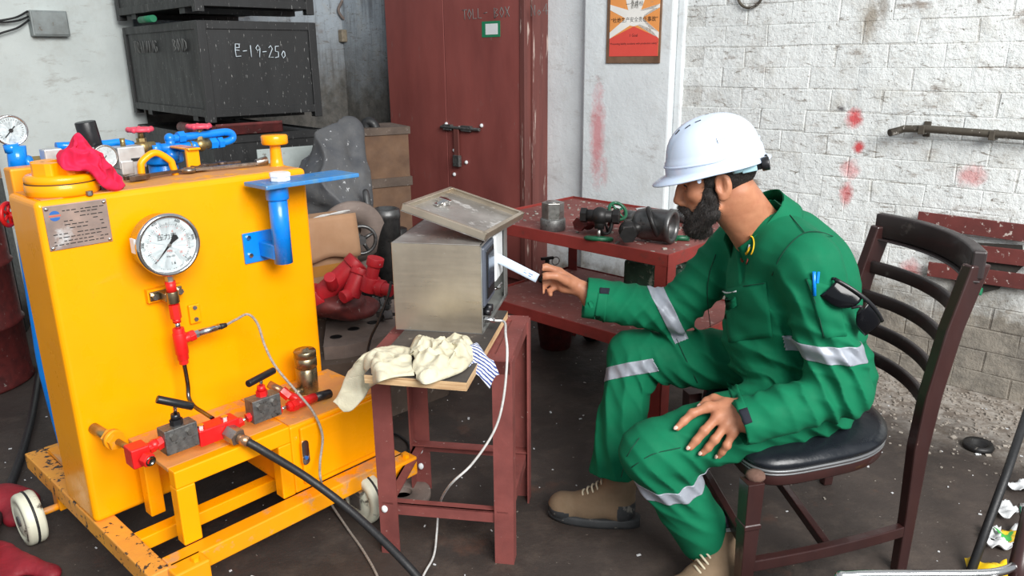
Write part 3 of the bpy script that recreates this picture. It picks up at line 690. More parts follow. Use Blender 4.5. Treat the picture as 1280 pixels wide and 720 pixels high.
# manifold along the front stand
yM = -.25
def qm(px, py): return q(px, py, yM)
a, b = q(117, 535, 0), q(172, 566, -.2)
R().cyl(a, a.lerp(b, .45), .016, .014).build('tank_nipple', 'brass', rig)
R().hexn(a.lerp(b, .36), a.lerp(b, .56), .027).cyl(a.lerp(b, .42), a.lerp(b, .5), .029).build('gland_nut', 'yellow_worn', rig); R().cyl(a.lerp(b, .55), b, .009).build('brass_tube', 'brass', rig)
c = qm(172, 568); rb_ = R().box(c, (.05, .055, .058)).hexn(c+V(.006, -.03, -.002), c+V(.012, -.052, -.006), .021).cyl(c+V(.02, 0, .01), qm(196, 556), .014, .012).build('check_valve', 'red_enamel', rig, bevel=.004)
R().lathe([(.0145, 0), (.0145, .004), (.011, .004), (.010, .001), (.001, .001)], c+V(.012, -.0515, -.006), (.1, -1, -.1), 16).build('port', 'dark_chrome', rb_)
R().hexn(qm(186, 561), qm(192, 558), .016).hexn(qm(195, 557), qm(204, 551), .018).sphere(qm(193, 556), .017, n=12, m=8).build('red_union', 'red_enamel', rig)
def needle_valve(px, py, hp, dark):
    c = qm(px, py); w = .095
    v = R().box(c, (w, .05, .075)).build('needle_valve', 'dull_steel', rig, bevel=.002)
    for dx in (-.024, .024):
        R().hexn(c+V(dx, -.025, .016), c+V(dx, -.033, .016), .011).build('bolt', 'steel', v)
    t_ = c+V(0, 0, .037)
    R().hexn(t_, t_+V(0, 0, .018), .018).cyl(t_+V(0, 0, .018), t_+V(0, 0, .034), .014, .012).build('gland', 'red_enamel' if not dark else 'black_plastic', v)
    h0, h1 = hp; m_ = (h0+h1)/2; R().cyl(t_+V(0, 0, .03), m_, .0055).build('spindle', 'chrome', v)
    R().cyl(h0, h1, .0115, n=14).build('tee_handle', 'black_plastic', v, bevel=.002); return c
c1_ = needle_valve(223, 545, (q(196, 499, -.27), q(241, 508, -.29)), True)
c2_ = needle_valve(329, 508, (q(310, 480, -.27), q(342, 463, -.23)), False)
blk = qm(270, 537); bl = R().box(blk, (.125, .055, .05)).build('manifold_block', 'red_enamel', rig, bevel=.003)
for dx in (-.045, .03): R().hexn(blk+V(dx, .0, .025), blk+V(dx, .0, .033), .011).build('bolt', 'chrome', bl)
for (a, b) in ((qm(204, 551), qm(212, 548)), (qm(244, 543), qm(252, 540)), (qm(301, 527), qm(310, 522)), (qm(348, 512), qm(362, 508))):
    R().cyl(a, b, .0065, n=12).build('link_tube', 'chrome', rig)
    R().hexn(a.lerp(b, -.55), a.lerp(b, .2), .0145).hexn(a.lerp(b, .8), a.lerp(b, 1.5), .0145).build('red_nut', 'red_enamel', rig)
h0, h1 = q(286, 540, -.275), q(298, 547, -.315)
R().hexn(h0, h1, .026).build('hose_nut', 'steel', rig); R().cyl(h1, q(311, 553, -.345), .014, .016).build('hose_ferrule', 'copper_tube', rig)
a, b = qm(366, 507), q(393, 497, -.23)
R().cyl(a, b, .0165, n=14).hexn(a.lerp(b, -.1), a.lerp(b, .15), .02).cyl(a.lerp(b, .45), q(358, 492, -.2), .014, n=12).hexn(q(362, 496, -.21), q(352, 488, -.19), .017).build('red_wye', 'red_enamel', rig)
R().cyl(b, q(412, 492, -.22), .0155, n=16).build('black_plug', 'black_plastic', rig)
R().cyl(q(354, 490, -.19), q(336, 480, -.15), .013, n=12).build('brass_union', 'copper_tube', rig)
a = V(q(385, 485, -.12).x, -.12, .4395)
R().lathe([(.034, 0), (.036, .004), (.036, .085), (.033, .088), (.033, .092), (.038, .095), (.038, .125), (.036, .127), (.036, .13), (.038, .132), (.038, .15), (.035, .154), (.014, .154), (.014, .16), (.001, .16)], a, (0, 0, 1), 28).cyl(a+V(-.07, -.01, .02), a, .017, n=12).build('relief_valve', 'nickel', rig)

# ---- things lying on or hanging from the rig
def crumple(rows, seed, amp, up, nu=90, nv=44, th=.004):
    """crumpled cloth: rows of (left, right) edge points, creased and puffed in the middle along up"""
    Lr = spline([r[0] for r in rows], 8); Rr = spline([r[1] for r in rows], 8); n = len(Lr)-1; up = Vector(up)
    def fn(u, v):
        i = min(int(u*n), n-1); f = u*n-i; a = Lr[i].lerp(Lr[i+1], f); b = Rr[i].lerp(Rr[i+1], f); p = a.lerp(b, v)
        env = math.sin(math.pi*min(max(v, 0), 1))**.6*math.sin(math.pi*min(1, .08+u*.88))**.5
        q1 = mnoise.noise(p*18+V(seed, 0, 0)); q2 = mnoise.noise(p*31+V(0, seed, 0)); q3 = mnoise.noise(p*60+V(0, 0, seed))
        h = env*(amp*(.45+.55*(1-abs(q1)*2.2))+amp*.45*(1-abs(q2)*2.2)+.003*q3)
        return p+up*h+V(q2, q1, 0)*amp*.55*env
    return MB().sheet(fn, nu, nv, th)
def wq(px, py, yl): return RG @ q(px, py, yl)
crumple([(wq(71, 202, .05), wq(76, 190, .12)), (wq(80, 212, .0), wq(86, 182, .11)), (wq(96, 213, -.01), wq(96, 168, .12)), (wq(112, 216, -.0), wq(108, 180, .12)), (wq(124, 230, -.0), wq(124, 192, .12)), (wq(136, 238, .005), wq(134, 204, .10)), (wq(150, 238, .01), wq(144, 216, .08)), (wq(157, 232, .02), wq(153, 224, .05))], 2.3, .045, (.45, -.6, .6)).build('rag', 'pink_cloth', label='crumpled bright pink-red rag draped over the yellow filler cap', cat='rag')
def spanner(pts, r, ends, label, mtl):
    m_ = MB(); P = [PZ(px, py, 1.192) + V(0, 0, r+.003) for px, py in pts]
    d = (P[1]-P[0]).normalized(); F = frame(P[0], d); L = (P[1]-P[0]).length
    m_.prism([(0, -r*1.3), (L*.5, -r), (L, -r*1.3), (L, r*1.3), (L*.5, r), (0, r*1.3)], -r*.5, r*.5, F)
    for x, kind in ends:
        if kind == 'ring': m_.torus((x*L, 0, 0), r*2.0, r*.95, (0, 0, 1), 18, 8, M=F)
        if kind == 'jaw': m_.prism([(-.01, -r*2.2), (.028, -r*2.4), (.05, -r*1.2), (.05, r*1.2), (.028, r*2.4), (-.01, r*2.2), (-.026, r*1.7), (-.022, r*.7), (.002, r*.7), (.006, 0), (.002, -r*.7), (-.022, -r*.7), (-.026, -r*1.7)], -r*.7, r*.7, F @ Matrix.Translation((x*L, 0, 0)) @ rotz(math.pi if x > .5 else 0))
        if kind == 'socket': m_.cyl((x*L-.005, 0, .002), (x*L+.035, 0, .006), r*1.3, r*1.9, n=16, M=F)
        if kind == 'head': m_.lathe([(r*1.0, -r*.9), (r*2.4, -r*.8), (r*2.4, r*.8), (r*1.0, r*.9), (.001, r*.9)], (x*L, 0, 0), (0, 0, 1), 18, M=F)
    return m_.build('spanner', mtl, bevel=.0015, label=label, cat='spanner', group='spanners on the rig top')
mat('spanner_steel', (170, 164, 156), .3, .95, (120, 112, 104), 30, .8); mat('spanner_dark', (118, 100, 88), .4, .85, (86, 72, 62), 30, .8)
spanner(((168, 227), (248, 214)), .009, ((0, 'jaw'), (1, 'ring')), 'dark worn open-ended spanner nearest the pink rag on the rig top', 'spanner_dark')
spanner(((236, 217), (322, 208)), .0085, ((0, 'ring'), (1, 'socket')), 'bright ratchet spanner with flared socket end pointing at the mushroom cap', 'spanner_steel')
spanner(((254, 211), (300, 206)), .008, ((0, 'head'), (.5, 'head')), 'short dull spanner behind the bright ratchet on the rig top', 'spanner_dark')
c = RG @ V((qz(322, 221, pzt)).x, -.105, pzt)
wn = MB(frame(c, e1)); wn.lathe([(.03, 0), (.032, .002), (.032, .014), (.034, .015), (.034, .026), (.03, .028), (.001, .028)], (0, 0, 0), (0, 0, 1), 8, smooth=False)
wn.build('white_stopper', 'white_plastic', bevel=.002, label='small white faceted plastic stopper on the blue plate', cat='stopper')
hs = MB().tube([RG @ q(309, 552, -.34), RG @ q(330, 564, -.37), PZ(385, 598, .32), PZ(440, 640, .22), PZ(500, 697, .12), PZ(540, 745, .05), PZ(600, 840, .02), PZ(720, 980, .02)], .0125, 12, k=10)
hs.build('hydraulic_hose', 'black_rubber', label='thick black hydraulic hose running from the red manifold down to the floor', cat='hose')
cb = MB().tube([RG @ q(283, 406, -.085), RG @ q(296, 399, -.1), RG @ q(310, 393, -.12), RG @ q(322, 405, -.13), RG @ q(331, 432, -.15), RG @ q(345, 459, -.2), RG @ q(372, 491, -.28), RG @ q(392, 516, -.325), RG @ q(403, 545, -.345), RG @ q(400, 578, -.36), RG @ q(401, 600, -.40), PZ(409, 622, .05), PZ(434, 660, .008), PZ(455, 690, .008), PZ(474, 725, .008), PZ(505, 800, .008)], .0042, 8, k=8)
cb.build('sensor_cable', 'cable_grey', label='thin grey braided cable looping from the pressure sensor over the yellow locker', cat='cable')

# ================================================================== RED ANGLE-IRON TABLE, BOARD, STEEL CABINET
mat('plywood_face', (72, 66, 62), .6, 0, (48, 44, 42), 7, .9, dirt=(150, 140, 128), dscale=26, dlo=.64, dhi=.7, bump=.2)
mat('plywood_edge', (222, 190, 146), .75, 0, (160, 116, 76), 3, .9, stretch=(3, 3, 70), bump=.3)
t = NT('brushed_steel'); co = t.coord(); c = t.mix(t.ramp(t.noise(co, 5, 5, .6), .35, .65), srgb(214, 202, 182), srgb(186, 174, 156))
c = t.mix(t.ramp(t.noise(co, 34, 4, .6), .68, .74), c, srgb(210, 206, 198))
t.fin(c, t.ramp(t.noise(t.scaleco(co, (2, 2, 30)), 3, 4), .3, .7, .26, .4), .8)
mat('steel_inner', (198, 200, 196), .35, .7, (160, 162, 160), 8, .8)
mat('steel_dirty', (190, 186, 180), .35, .6, (128, 122, 116), 7, .9, dirt=(222, 220, 216), dscale=14, dlo=.58, dhi=.66)
mat('recorder_grey', (86, 92, 104), .4); mat('recorder_screen', (60, 66, 78), .15)
mat('cotton', (206, 200, 176), .95, 0, (186, 178, 150), 10, .7, dirt=(160, 150, 124), dscale=18, dlo=.66, dhi=.76, bump=.5, bscale=260, bdist=.003)
TA = math.radians(-9.2); T0 = Vector((-.008, 2.075, 0)); TM = Matrix.Translation(T0) @ rotz(TA); TI = TM.inverted()   # origin: front right foot, x right, y back
TW, TDp, TZ = .425, .405, .70
table = thing('welding_table', T0, TA, 'small rusty red angle-iron table under the steel cabinet', 'table')
def T(): return MB(TM)
for (x, y) in ((0, 0), (-TW, 0), (0, TDp), (-TW, TDp)):
    sx = 1 if x < -.1 else -1; sy = 1 if y < .1 else -1
    lg = T().bx(x-.0, x+sx*-.006, y, y+sy*.052, 0, TZ-.005); lg.bx(x, x+sx*.055, y, y+sy*.006, 0, TZ-.005)
    lg.build('leg', 'red_oxide', table)
for (a, b, o_) in (((-TW, 0), (0, 0), 1), ((-TW, TDp), (0, TDp), -1)):
    T().bx(a[0], b[0], a[1], a[1]+o_*.006, TZ-.045, TZ).bx(a[0]+.001, b[0]-.001, a[1]+o_*.006, a[1]+o_*.045, TZ-.006, TZ-.0004).build('top_rail', 'red_oxide', table)
for x, o_ in ((-TW, 1), (0, -1)):
    T().bx(x, x+o_*.006, .0065, TDp-.0065, TZ-.045, TZ-.0002).bx(x+o_*.006, x+o_*.05, .046, TDp-.046, TZ-.006, TZ-.0006).build('top_rail', 'red_oxide', table)
for (x0, x1, y0, y1, z) in ((-TW, 0, .006, .012, .145), (-TW, 0, TDp-.012, TDp-.006, .16), (-TW+.006, -TW+.012, 0, TDp, .15), (-.012, -.006, 0, TDp, .15)):
    T().bx(x0, x1, y0, y1, z, z+.04).bx(min(x0, x1), max(x0, x1) if abs(x1-x0) > .1 else x0+.035*(1 if x0 < -.1 else -1), y0, y1 if abs(y1-y0) > .1 else y0+.03*(1 if y0 < .1 else -1), z+.034, z+.04).build('stretcher', 'red_oxide', table)
for (x, y, z) in ((-TW, .01, .165), (-TW+.01, TDp-.01, .165), (-TW+.01, TDp-.01, .10)):
    T().sphere((x+.012, y-.01, z), .011, (1, .7, 1.2), 8, 6).build('weld_blob', 'white_plastic', table)
T().bx(-TW+.008, -.008, .008, TDp-.008, TZ-.012, TZ-.0065).build('top_plate', 'red_oxide', table)
# plywood board lying on the table, pushed forward and to the left
bz0, bz1 = .7005, .726
b_fl, b_fr, b_br, b_bl = PZ(452, 468, bz1), PZ(588, 483, bz1), PZ(651, 358, bz1), PZ(497, 396, bz1)
bfr = PZ(583, 478, bz1); bbr = PZ(650, 362, bz1)
d_ = (bbr-bfr).normalized(); n_ = Vector((-d_.y, d_.x, 0))
b_fr = bfr; b_br = bfr+d_*.60; b_fl = PZ(455, 468, bz1); b_bl = b_fl+d_*.62
bb = MB()
vs = [Vector((p.x, p.y, z)) for z in (bz0, bz1-.001) for p in (b_fl, b_fr, b_br, b_bl)]
bb.add(vs, [(0, 3, 2, 1), (4, 5, 6, 7), (0, 1, 5, 4), (1, 2, 6, 5), (2, 3, 7, 6), (3, 0, 4, 7)])
board = bb.build('plywood_board', 'plywood_edge', label='dark stained plywood board with raw splintered edges on the red table', cat='board')
bt = MB(); vs = [Vector((p.x, p.y, z)) for z in (bz1-.001, bz1) for p in (b_fl, b_fr, b_br, b_bl)]
bt.add(vs, [(0, 3, 2, 1), (4, 5, 6, 7), (0, 1, 5, 4), (1, 2, 6, 5), (2, 3, 7, 6), (3, 0, 4, 7)]); bt.build('board_face', 'plywood_face', board)
# stainless cabinet, open towards the man, recorder inside
SA = math.radians(-10.4); S0 = Vector((-.369, 2.28, bz1)); SM = Matrix.Translation(S0) @ rotz(SA)
SW, SD, SH = .282, .42, .284; wt = .004
scab = thing('recorder_cabinet', S0, SA, 'square stainless steel recorder cabinet with its open side towards the man', 'cabinet')
def S(): return MB(SM)
S().bx(0, SW, 0, wt, 0, SH).build('side_panel', 'brushed_steel', scab, bevel=.002)
S().bx(0, wt, 0, SD, 0, SH).build('back_panel', 'brushed_steel', scab, bevel=.001)
S().bx(0, SW, SD-wt, SD, 0, SH).bx(SW-.03, SW, SD-.006, SD, 0, SH).build('side_panel', 'steel_inner', scab, bevel=.001)
S().bx(0, SW, 0, SD, SH-wt, SH).build('top_panel', 'steel_dirty', scab, bevel=.001)
S().bx(0, SW, 0, SD, 0, wt).build('floor_panel', 'steel_inner', scab, bevel=.001)
S().bx(SW-.004, SW, 0, .008, 0, SH).bx(SW-.004, SW, SD-.05, SD, 0, SH).bx(SW-.004, SW, 0, SD, 0, .012).bx(SW-.004, SW, 0, SD, SH-.008, SH).build('front_flange', 'steel_inner', scab)
rec = S().bx(SW-.12, SW+.005, .02, .17, .08, SH-.014).build('recorder', 'recorder_grey', scab, bevel=.006)
S().bx(SW+.004, SW+.009, .045, .15, .10, SH-.03).build('bezel', 'black_plastic', rec, bevel=.003); S().bx(SW+.008, SW+.011, .055, .14, .135, SH-.045).build('screen', 'recorder_screen', rec)
S().bx(SW-.008, SW+.008, .178, .30, .115, SH-.01).build('paper_roll_cover', 'white_plastic', scab, bevel=.008)
S().cyl((SW-.01, .055, .055), (SW+.014, .055, .055), .012, n=14).cyl((SW-.01, .085, .06), (SW+.014, .085, .06), .012, n=14).build('knob', 'black_plastic', scab)
S().cyl((SW-.01, .02, .042), (SW+.035, .02, .040), .0075, n=12).hexn((SW+.0, .02, .041), (SW+.014, .02, .041), .0105).build('cable_plug', 'chrome', scab)
S().cyl((SW-.006, .20, .085), (SW+.012, .22, .088), .005, n=8).cyl((SW+.005, .20, .09), (SW+.01, .255, .092), .004, n=8).build('catch', 'chrome', scab)
# the cabinet's door panel lying loose and tilted on its top
rz_ = S0.z+SH
pr_f, pr_b = PZ(606, 300, rz_+.012), PZ(642, 266, rz_+.012)
pl_f, pl_b = PY(501, 262, 2.33), PY(552, 236, 2.72)
pb = pr_f+(pl_b-pl_f); ex = (pr_f-pl_f).normalized(); ey = (pr_b-pr_f).normalized()
DM = frame(pl_f, ex, ex.cross(ey)); DW = (pr_f-pl_f).length; DL = .40
D_ = MB(DM); D_.bx(0, DW, 0, DL, -.004, 0)
door = D_.build('cabinet_door', 'steel_dirty', label='loose stainless steel door panel with raised rim tilted on top of the recorder cabinet', cat='door panel')
rm = MB(DM)
for a in ((0, DW, 0, .004), (0, DW, DL-.004, DL), (0, .004, 0, DL), (DW-.004, DW, 0, DL)): rm.bx(*a, -.004, .02)
for a in ((0, DW, 0, .014), (0, DW, DL-.014, DL), (0, .014, 0, DL), (DW-.014, DW, 0, DL)): rm.bx(*a, .018, .021)
rm.build('rim', 'brushed_steel', door, bevel=.0015)
MB(DM).cyl((.055, .22, 0), (.055, .22, .022), .013, n=14).bx(.035, .078, .205, .225, .008, .022).bx(.04, .055, .16, .23, .004, .009).build('cam_lock', 'chrome', door, bevel=.001)
# cables at the table
p0 = SM @ V(SW+.034, .02, .040)
MB().tube([p0, p0+V(.03, -.005, -.004), PY(632, 418, 2.10), PY(634, 445, 2.03), PY(629, 500, 2.0), PY(617, 540, 1.99), PY(590, 580, 1.98), PY(562, 607, 1.99), PZ(549, 632, .12), PZ(546, 665, .03), PZ(542, 695, .008), PZ(528, 722, .008), PZ(500, 790, .008)], .0038, 8, k=8).build('signal_cable', 'cable_white', label='thin white cable hanging from the recorder cabinet to the floor past the table leg', cat='cable')
MB().tube([PY(489, 352, 2.75), PY(485, 370, 2.72), PY(474, 400, 2.7), PY(462, 428, 2.72), PY(458, 470, 2.75), PZ(470, 530, .05), PZ(500, 545, .01), PZ(512, 560, .008), PZ(498, 577, .008), PZ(480, 580, .008)], .005, 8, k=8).build('power_cable', 'black_rubber', label='black cable sagging behind the red table to the floor', cat='cable')

# cotton gloves heaped on the board's front edge, striped cloth beside them
bvh_pts = bz1
def gz(px, py, h): return PZ(px, py, bz1+h)
def glove(rows, label, seed, amp): return crumple(rows, seed, amp, (0, -.12, 1)).build('work_glove', 'cotton', label=label, cat='glove', group='cotton work gloves on the board')
glove([(gz(520, 474, .004), gz(512, 436, .006)), (gz(530, 480, .004), gz(524, 420, .02)), (gz(548, 476, .004), gz(545, 428, .012)), (gz(566, 470, .004), gz(566, 422, .03)), (gz(582, 462, .004), gz(584, 424, .02)), (gz(592, 450, .006), gz(594, 434, .008))],
      'crumpled cream cotton glove heaped against the cabinet', 3.7, .040)
glove([(gz(518, 470, .004), gz(512, 436, .006)), (gz(494, 472, .004), gz(490, 434, .006)), (gz(474, 478, .006), gz(466, 440, .006)), (PY(462, 486, 2.03), gz(450, 448, .012)), (PY(452, 500, 2.015), PY(436, 466, 2.045)), (PY(440, 512, 2.01), PY(424, 494, 2.03)), (PY(430, 514, 2.01), PY(417, 503, 2.02))],
      'cream cotton glove drooping over the left corner of the board', 8.1, .022)
t = NT('striped_cloth'); co = t.coord('Object')
w = t.n('ShaderNodeTexWave', _wave_type='BANDS', _bands_direction='DIAGONAL', _wave_profile='SIN', Vector=co, Scale=42, Distortion=2.2, Detail=1)
t.set(w.inputs['Detail Scale'], 1.5)
t.fin(t.mix(t.ramp(w.outputs[1], .42, .58), srgb(226, 230, 240), srgb(58, 74, 132)), .9)
def cl(u, v):
    a = PZ(596, 428, bz1+.03).lerp(PZ(624, 458, bz1-.005), u); b = PZ(562, 456, bz1+.014).lerp(PY(612, 476, 1.985), u)
    p = b.lerp(a, v); p.z += .012*math.sin(9*v+3*u)*math.sin(3.14*min(1, u*1.3))+.012*math.sin(3.1*v)
    if u > .75: p.z -= (u-.75)*.10
    return p
MB().sheet(cl, 24, 18, .002).build('striped_cloth', 'striped_cloth', label='blue and white zigzag striped cloth hanging off the board corner', cat='cloth')

mat('scrap_mix', (168, 164, 156), .7, 0, (96, 90, 84), 16, 1.0)
# ================================================================== RED STEEL BENCH WITH TWO DECKS
BA = math.atan2(-.695, .719); B0 = Vector((-.193, 3.685, 0)); BM = Matrix.Translation(B0) @ rotz(BA); BIv = BM.inverted()     # x along the front to the right/near, y back
BL, BD, BZ, BZ2 = 1.124, .777, .80, .40
bench = thing('steel_bench', B0, BA, 'red painted steel work bench with a lower deck, cluttered with fittings', 'bench')
def Bn(): return MB(BM)
def bp_(px, py, z): return BIv @ PZ(px, py, z)
Bn().bx(.006, BL-.006, .006, BD-.006, BZ-.02, BZ-.012).build('upper_deck', 'red_shelf_top', bench)
Bn().bx(.02, BL-.02, .03, BD-.006, BZ2-.012, BZ2-.006).build('lower_deck', 'red_shelf_top', bench)
for z in (BZ, BZ2):
    yo = 0 if z == BZ else .022
    for a in ((0, BL, yo, yo+.006), (0, BL, BD-.006, BD), (0, .006, yo, BD), (BL-.006, BL, yo, BD)):
        Bn().bx(*a, z-.055, z).build('deck_rail', 'red_bench', bench, bevel=.002)
for (x, y) in ((.02, .02), (BL-.06, .0), (.02, BD-.06), (BL-.06, BD-.06)):
    Bn().bx(x, x+.06, y, y+.006, 0, BZ-.05).bx(x if x < .5 else x+.054, (x if x < .5 else x+.054)+.006, y, y+.06, 0, BZ-.05).build('leg', 'red_bench', bench)
# things on the bench
DK = BZ-.012
def nutm(p, r0, r1): pass
c = PZ(691, 287, DK); h_ = 1.0
hx = MB(Matrix.Translation(c)); hx.lathe([(.055, 0), (.058, .004), (.058, .05), (.055, .054), (.05, .056), (.001, .056)], (0, 0, 0), n=28)
cp = hx.build('hex_coupling', 'dull_steel', label='big steel hex nut coupling on the left of the bench', cat='fitting')
MB(Matrix.Translation(c) @ rotz(.3)).hexn((0, 0, .054), (0, 0, .128), .052).lathe([(.03, .128), (.03, .133), (.001, .133)]).build('hex_head', 'steel', cp, bevel=.003)
mat('green_paint', (22, 92, 62), .4, 0, (14, 70, 48), 20, .7, dirt=(120, 150, 136), dscale=40, dlo=.64, dhi=.7)
mat('grimy_black', (38, 37, 37), .45, .3, (26, 25, 25), 20, .8, dirt=(110, 104, 98), dscale=40, dlo=.66, dhi=.71)
mat('grimy_red', (112, 46, 44), .5, .2, (70, 34, 34), 20, .9, dirt=(150, 140, 134), dscale=36, dlo=.64, dhi=.7)
mat('grimy_steel', (110, 110, 110), .38, .8, (70, 70, 70), 14, .9, dirt=(50, 48, 46), dscale=30, dlo=.6, dhi=.68)
def globe_valve(px, py, rz, rx, label, body='grimy_red', wheel='green_paint', s=1.0, lift=.0):
    c = PZ(px, py, DK+.045*s+lift); M = Matrix.Translation(c) @ rotz(rz) @ Matrix.Rotation(rx, 4, 'X')
    th = thing('globe_valve', c-V(0, 0, .045*s+lift), 0, label, 'valve', 'small valves on the bench')
    MB(M).cyl((-.07*s, 0, 0), (.07*s, 0, 0), .024*s, n=14).sphere((0, 0, 0), .036*s, n=14).hexn((-.075*s, 0, 0), (-.052*s, 0, 0), .03*s).hexn((.052*s, 0, 0), (.075*s, 0, 0), .03*s).cyl((0, 0, 0), (0, 0, .05*s), .02*s).build('valve_body', body, th)
    MB(M).cyl((0, 0, .04*s), (0, 0, .095*s), .007*s, n=10).build('valve_stem', 'steel', th)
    w = MB(M).torus((0, 0, .088*s), .05*s, .009*s, n=24)
    for k in range(4): a = k*math.pi/2+.4; w.cyl((0, 0, .086*s), (.048*s*math.cos(a), .048*s*math.sin(a), .088*s), .006*s, n=6)
    w.build('handwheel', wheel, th)
globe_valve(750, 270, -.3, 2.95, 'small valve with a large green ring wheel at the bench front edge', 'grimy_black', s=1.1, lift=.055)
globe_valve(735, 277, .9, 1.5, 'small dark red valve lying on its side beside the green wheels', 'grimy_red', 'grimy_black', 1.05)
globe_valve(762, 274, .5, .9, 'small valve with a pale green wheel behind the front green wheel', 'grimy_red', s=.85, lift=.015)
globe_valve(786, 288, 1.4, 1.2, 'greasy black valve lying between the green wheels and the steel socket', 'grimy_black', 'grimy_black', 1.2)
c0, c1 = PZ(800, 279, DK+.075), PZ(836, 283, DK+.075)
so = MB(); dd = (c1-c0).normalized()
so.lathe([(.045, -.02), (.06, -.01), (.068, .02), (.068, .13), (.071, .133), (.071, .15), (.066, .152), (.056, .152), (.05, .14), (.05, .06), (.001, .06)], c0, dd, 30)
so.build('impact_socket', 'grimy_steel', label='large dark steel impact socket with hexagonal bore lying on the bench', cat='socket')
MB().cyl(PZ(762, 268, DK+.03), PZ(800, 272, DK+.04), .016, n=14).cyl(PZ(783, 270, DK+.036), PZ(795, 272, DK+.04), .03, n=16).build('socket_bar', 'grimy_steel', label='short steel bar with a collar behind the large socket', cat='bar')
MB().cyl(PZ(838, 268, DK+.03), PZ(862, 272, DK+.03), .028, n=16).cyl(PZ(825, 266, DK+.03), PZ(840, 268, DK+.03), .02, n=14).build('pipe_nipple', 'grimy_steel', label='short round steel nipple half hidden by the man\'s beard', cat='fitting')
MB().cyl(PZ(838, 297, DK+.012), PZ(862, 298, DK+.012), .012, n=12).hexn(PZ(838, 297, DK+.014), PZ(846, 297, DK+.014), .017).build('green_fitting', 'green_paint', label='little green pipe fitting lying in front of the large socket', cat='fitting')
mat('sack_white', (214, 220, 222), .7, 0, (180, 186, 188), 8, .7)
MB(BM).sheet(lambda u, v: V(.30+u*.5, BD-.10+v*.085, DK+.002+.006*math.sin(9*u+4*v)+.004*math.sin(21*u)), 18, 6, .0015).build('plastic_sheet', 'sack_white', label='strip of pale plastic sheet along the back of the bench', cat='sheet')
random.seed(8); dbm = MB()
for k in range(160):
    P = BM @ V(random.uniform(.03, BL-.05), random.uniform(.03, BD-.04)**1.0, DK); s_ = random.uniform(.003, .011)
    dbm.box((0, 0, s_*.3), (s_*1.6, s_, s_*.6), Matrix.Translation(P) @ rotz(random.uniform(0, 6)))
dbm.build('bench_grit', 'scrap_mix', kind='stuff', label='pale grit and paint chips lying on the upper bench deck', cat='grit')
# lower deck things
D2 = BZ2-.006
c = PZ(803, 367, D2)
bxm = MB(Matrix.Translation(c) @ rotz(BA)); bxm.bx(-.16, .17, .05, .30, 0, .14)
mat('green_sack', (52, 84, 66), .8, 0, (32, 60, 48), 10, .9, dirt=(140, 150, 136), dscale=18, dlo=.58, dhi=.66, bump=.5, bscale=14, bdist=.02)
bxm.build('green_carton', 'green_sack', bevel=.015, label='worn dark green carton on the lower deck of the bench', cat='carton')
random.seed(5); ru = MB()
for k in range(40):
    p = Matrix.Translation(c) @ rotz(BA) @ Matrix.Translation((random.uniform(-.13, .15), random.uniform(.08, .28), .142+random.uniform(0, .035))); ru.box((0, 0, 0), (random.uniform(.02, .06), random.uniform(.01, .04), random.uniform(.005, .02)), p @ Matrix.Rotation(random.uniform(-1, 1), 4, random.choice('XYZ')))
ru.build('scrap_heap', 'scrap_mix', kind='stuff', label='loose pale scrap heaped on the green carton', cat='scrap')
c = PZ(684, 351, D2)
sv = thing('small_tap', c, .4, 'small dark tap standing on the lower deck by the cupboard', 'tap')
sM = Matrix.Translation(c) @ rotz(.4)
MB(sM).lathe([(.05, 0), (.05, .012), (.035, .02), (.03, .05), (.022, .06), (.02, .09), (.001, .09)]).build('tap_body', 'grimy_black', sv)
MB(sM).cyl((0, 0, .085), (0, 0, .12), .012).box((0, 0, .125), (.07, .016, .014)).build('tap_handle', 'grimy_black', sv); MB(sM).torus((.05, 0, .105), .022, .003, (0, 1, 0), 16, 6).build('wire_ring', 'steel', sv)
MB().tube([PZ(798, 373, D2+.01), PZ(808, 375, D2+.02), PZ(822, 378, D2+.03), PZ(836, 377, D2+.012)], .006, 8, k=5).build('old_cable', 'black_rubber', label='short piece of black cable on the lower deck behind the reaching arm', cat='cable')
c = PZ(694, 432, 0)
bk = MB(Matrix.Translation(c)).lathe([(.001, .0), (.085, 0), (.105, .16), (.11, .165), (.105, .17), (.095, .165), (.08, .02), (.001, .02)], n=28).build('red_bucket', 'grimy_red', label='dark red bucket on the floor under the bench', cat='bucket')
MB(Matrix.Translation(c)).torus((0, 0, .16), .108, .003, (.3, 1, .2), 20, 6, 0, math.pi).build('bail', 'steel', bk)
c = PZ(740, 425, 0); MB(Matrix.Translation(c) @ rotz(.5)).lathe([(.03, -.03), (.06, -.03), (.06, .03), (.03, .03)], (0, 0, .06), (1, .2, 0), 24).cyl((-.06, 0, .06), (.06, 0, .06), .015).build('small_roller', 'grimy_black', label='dark little wheel on an axle beneath the bench', cat='wheel')

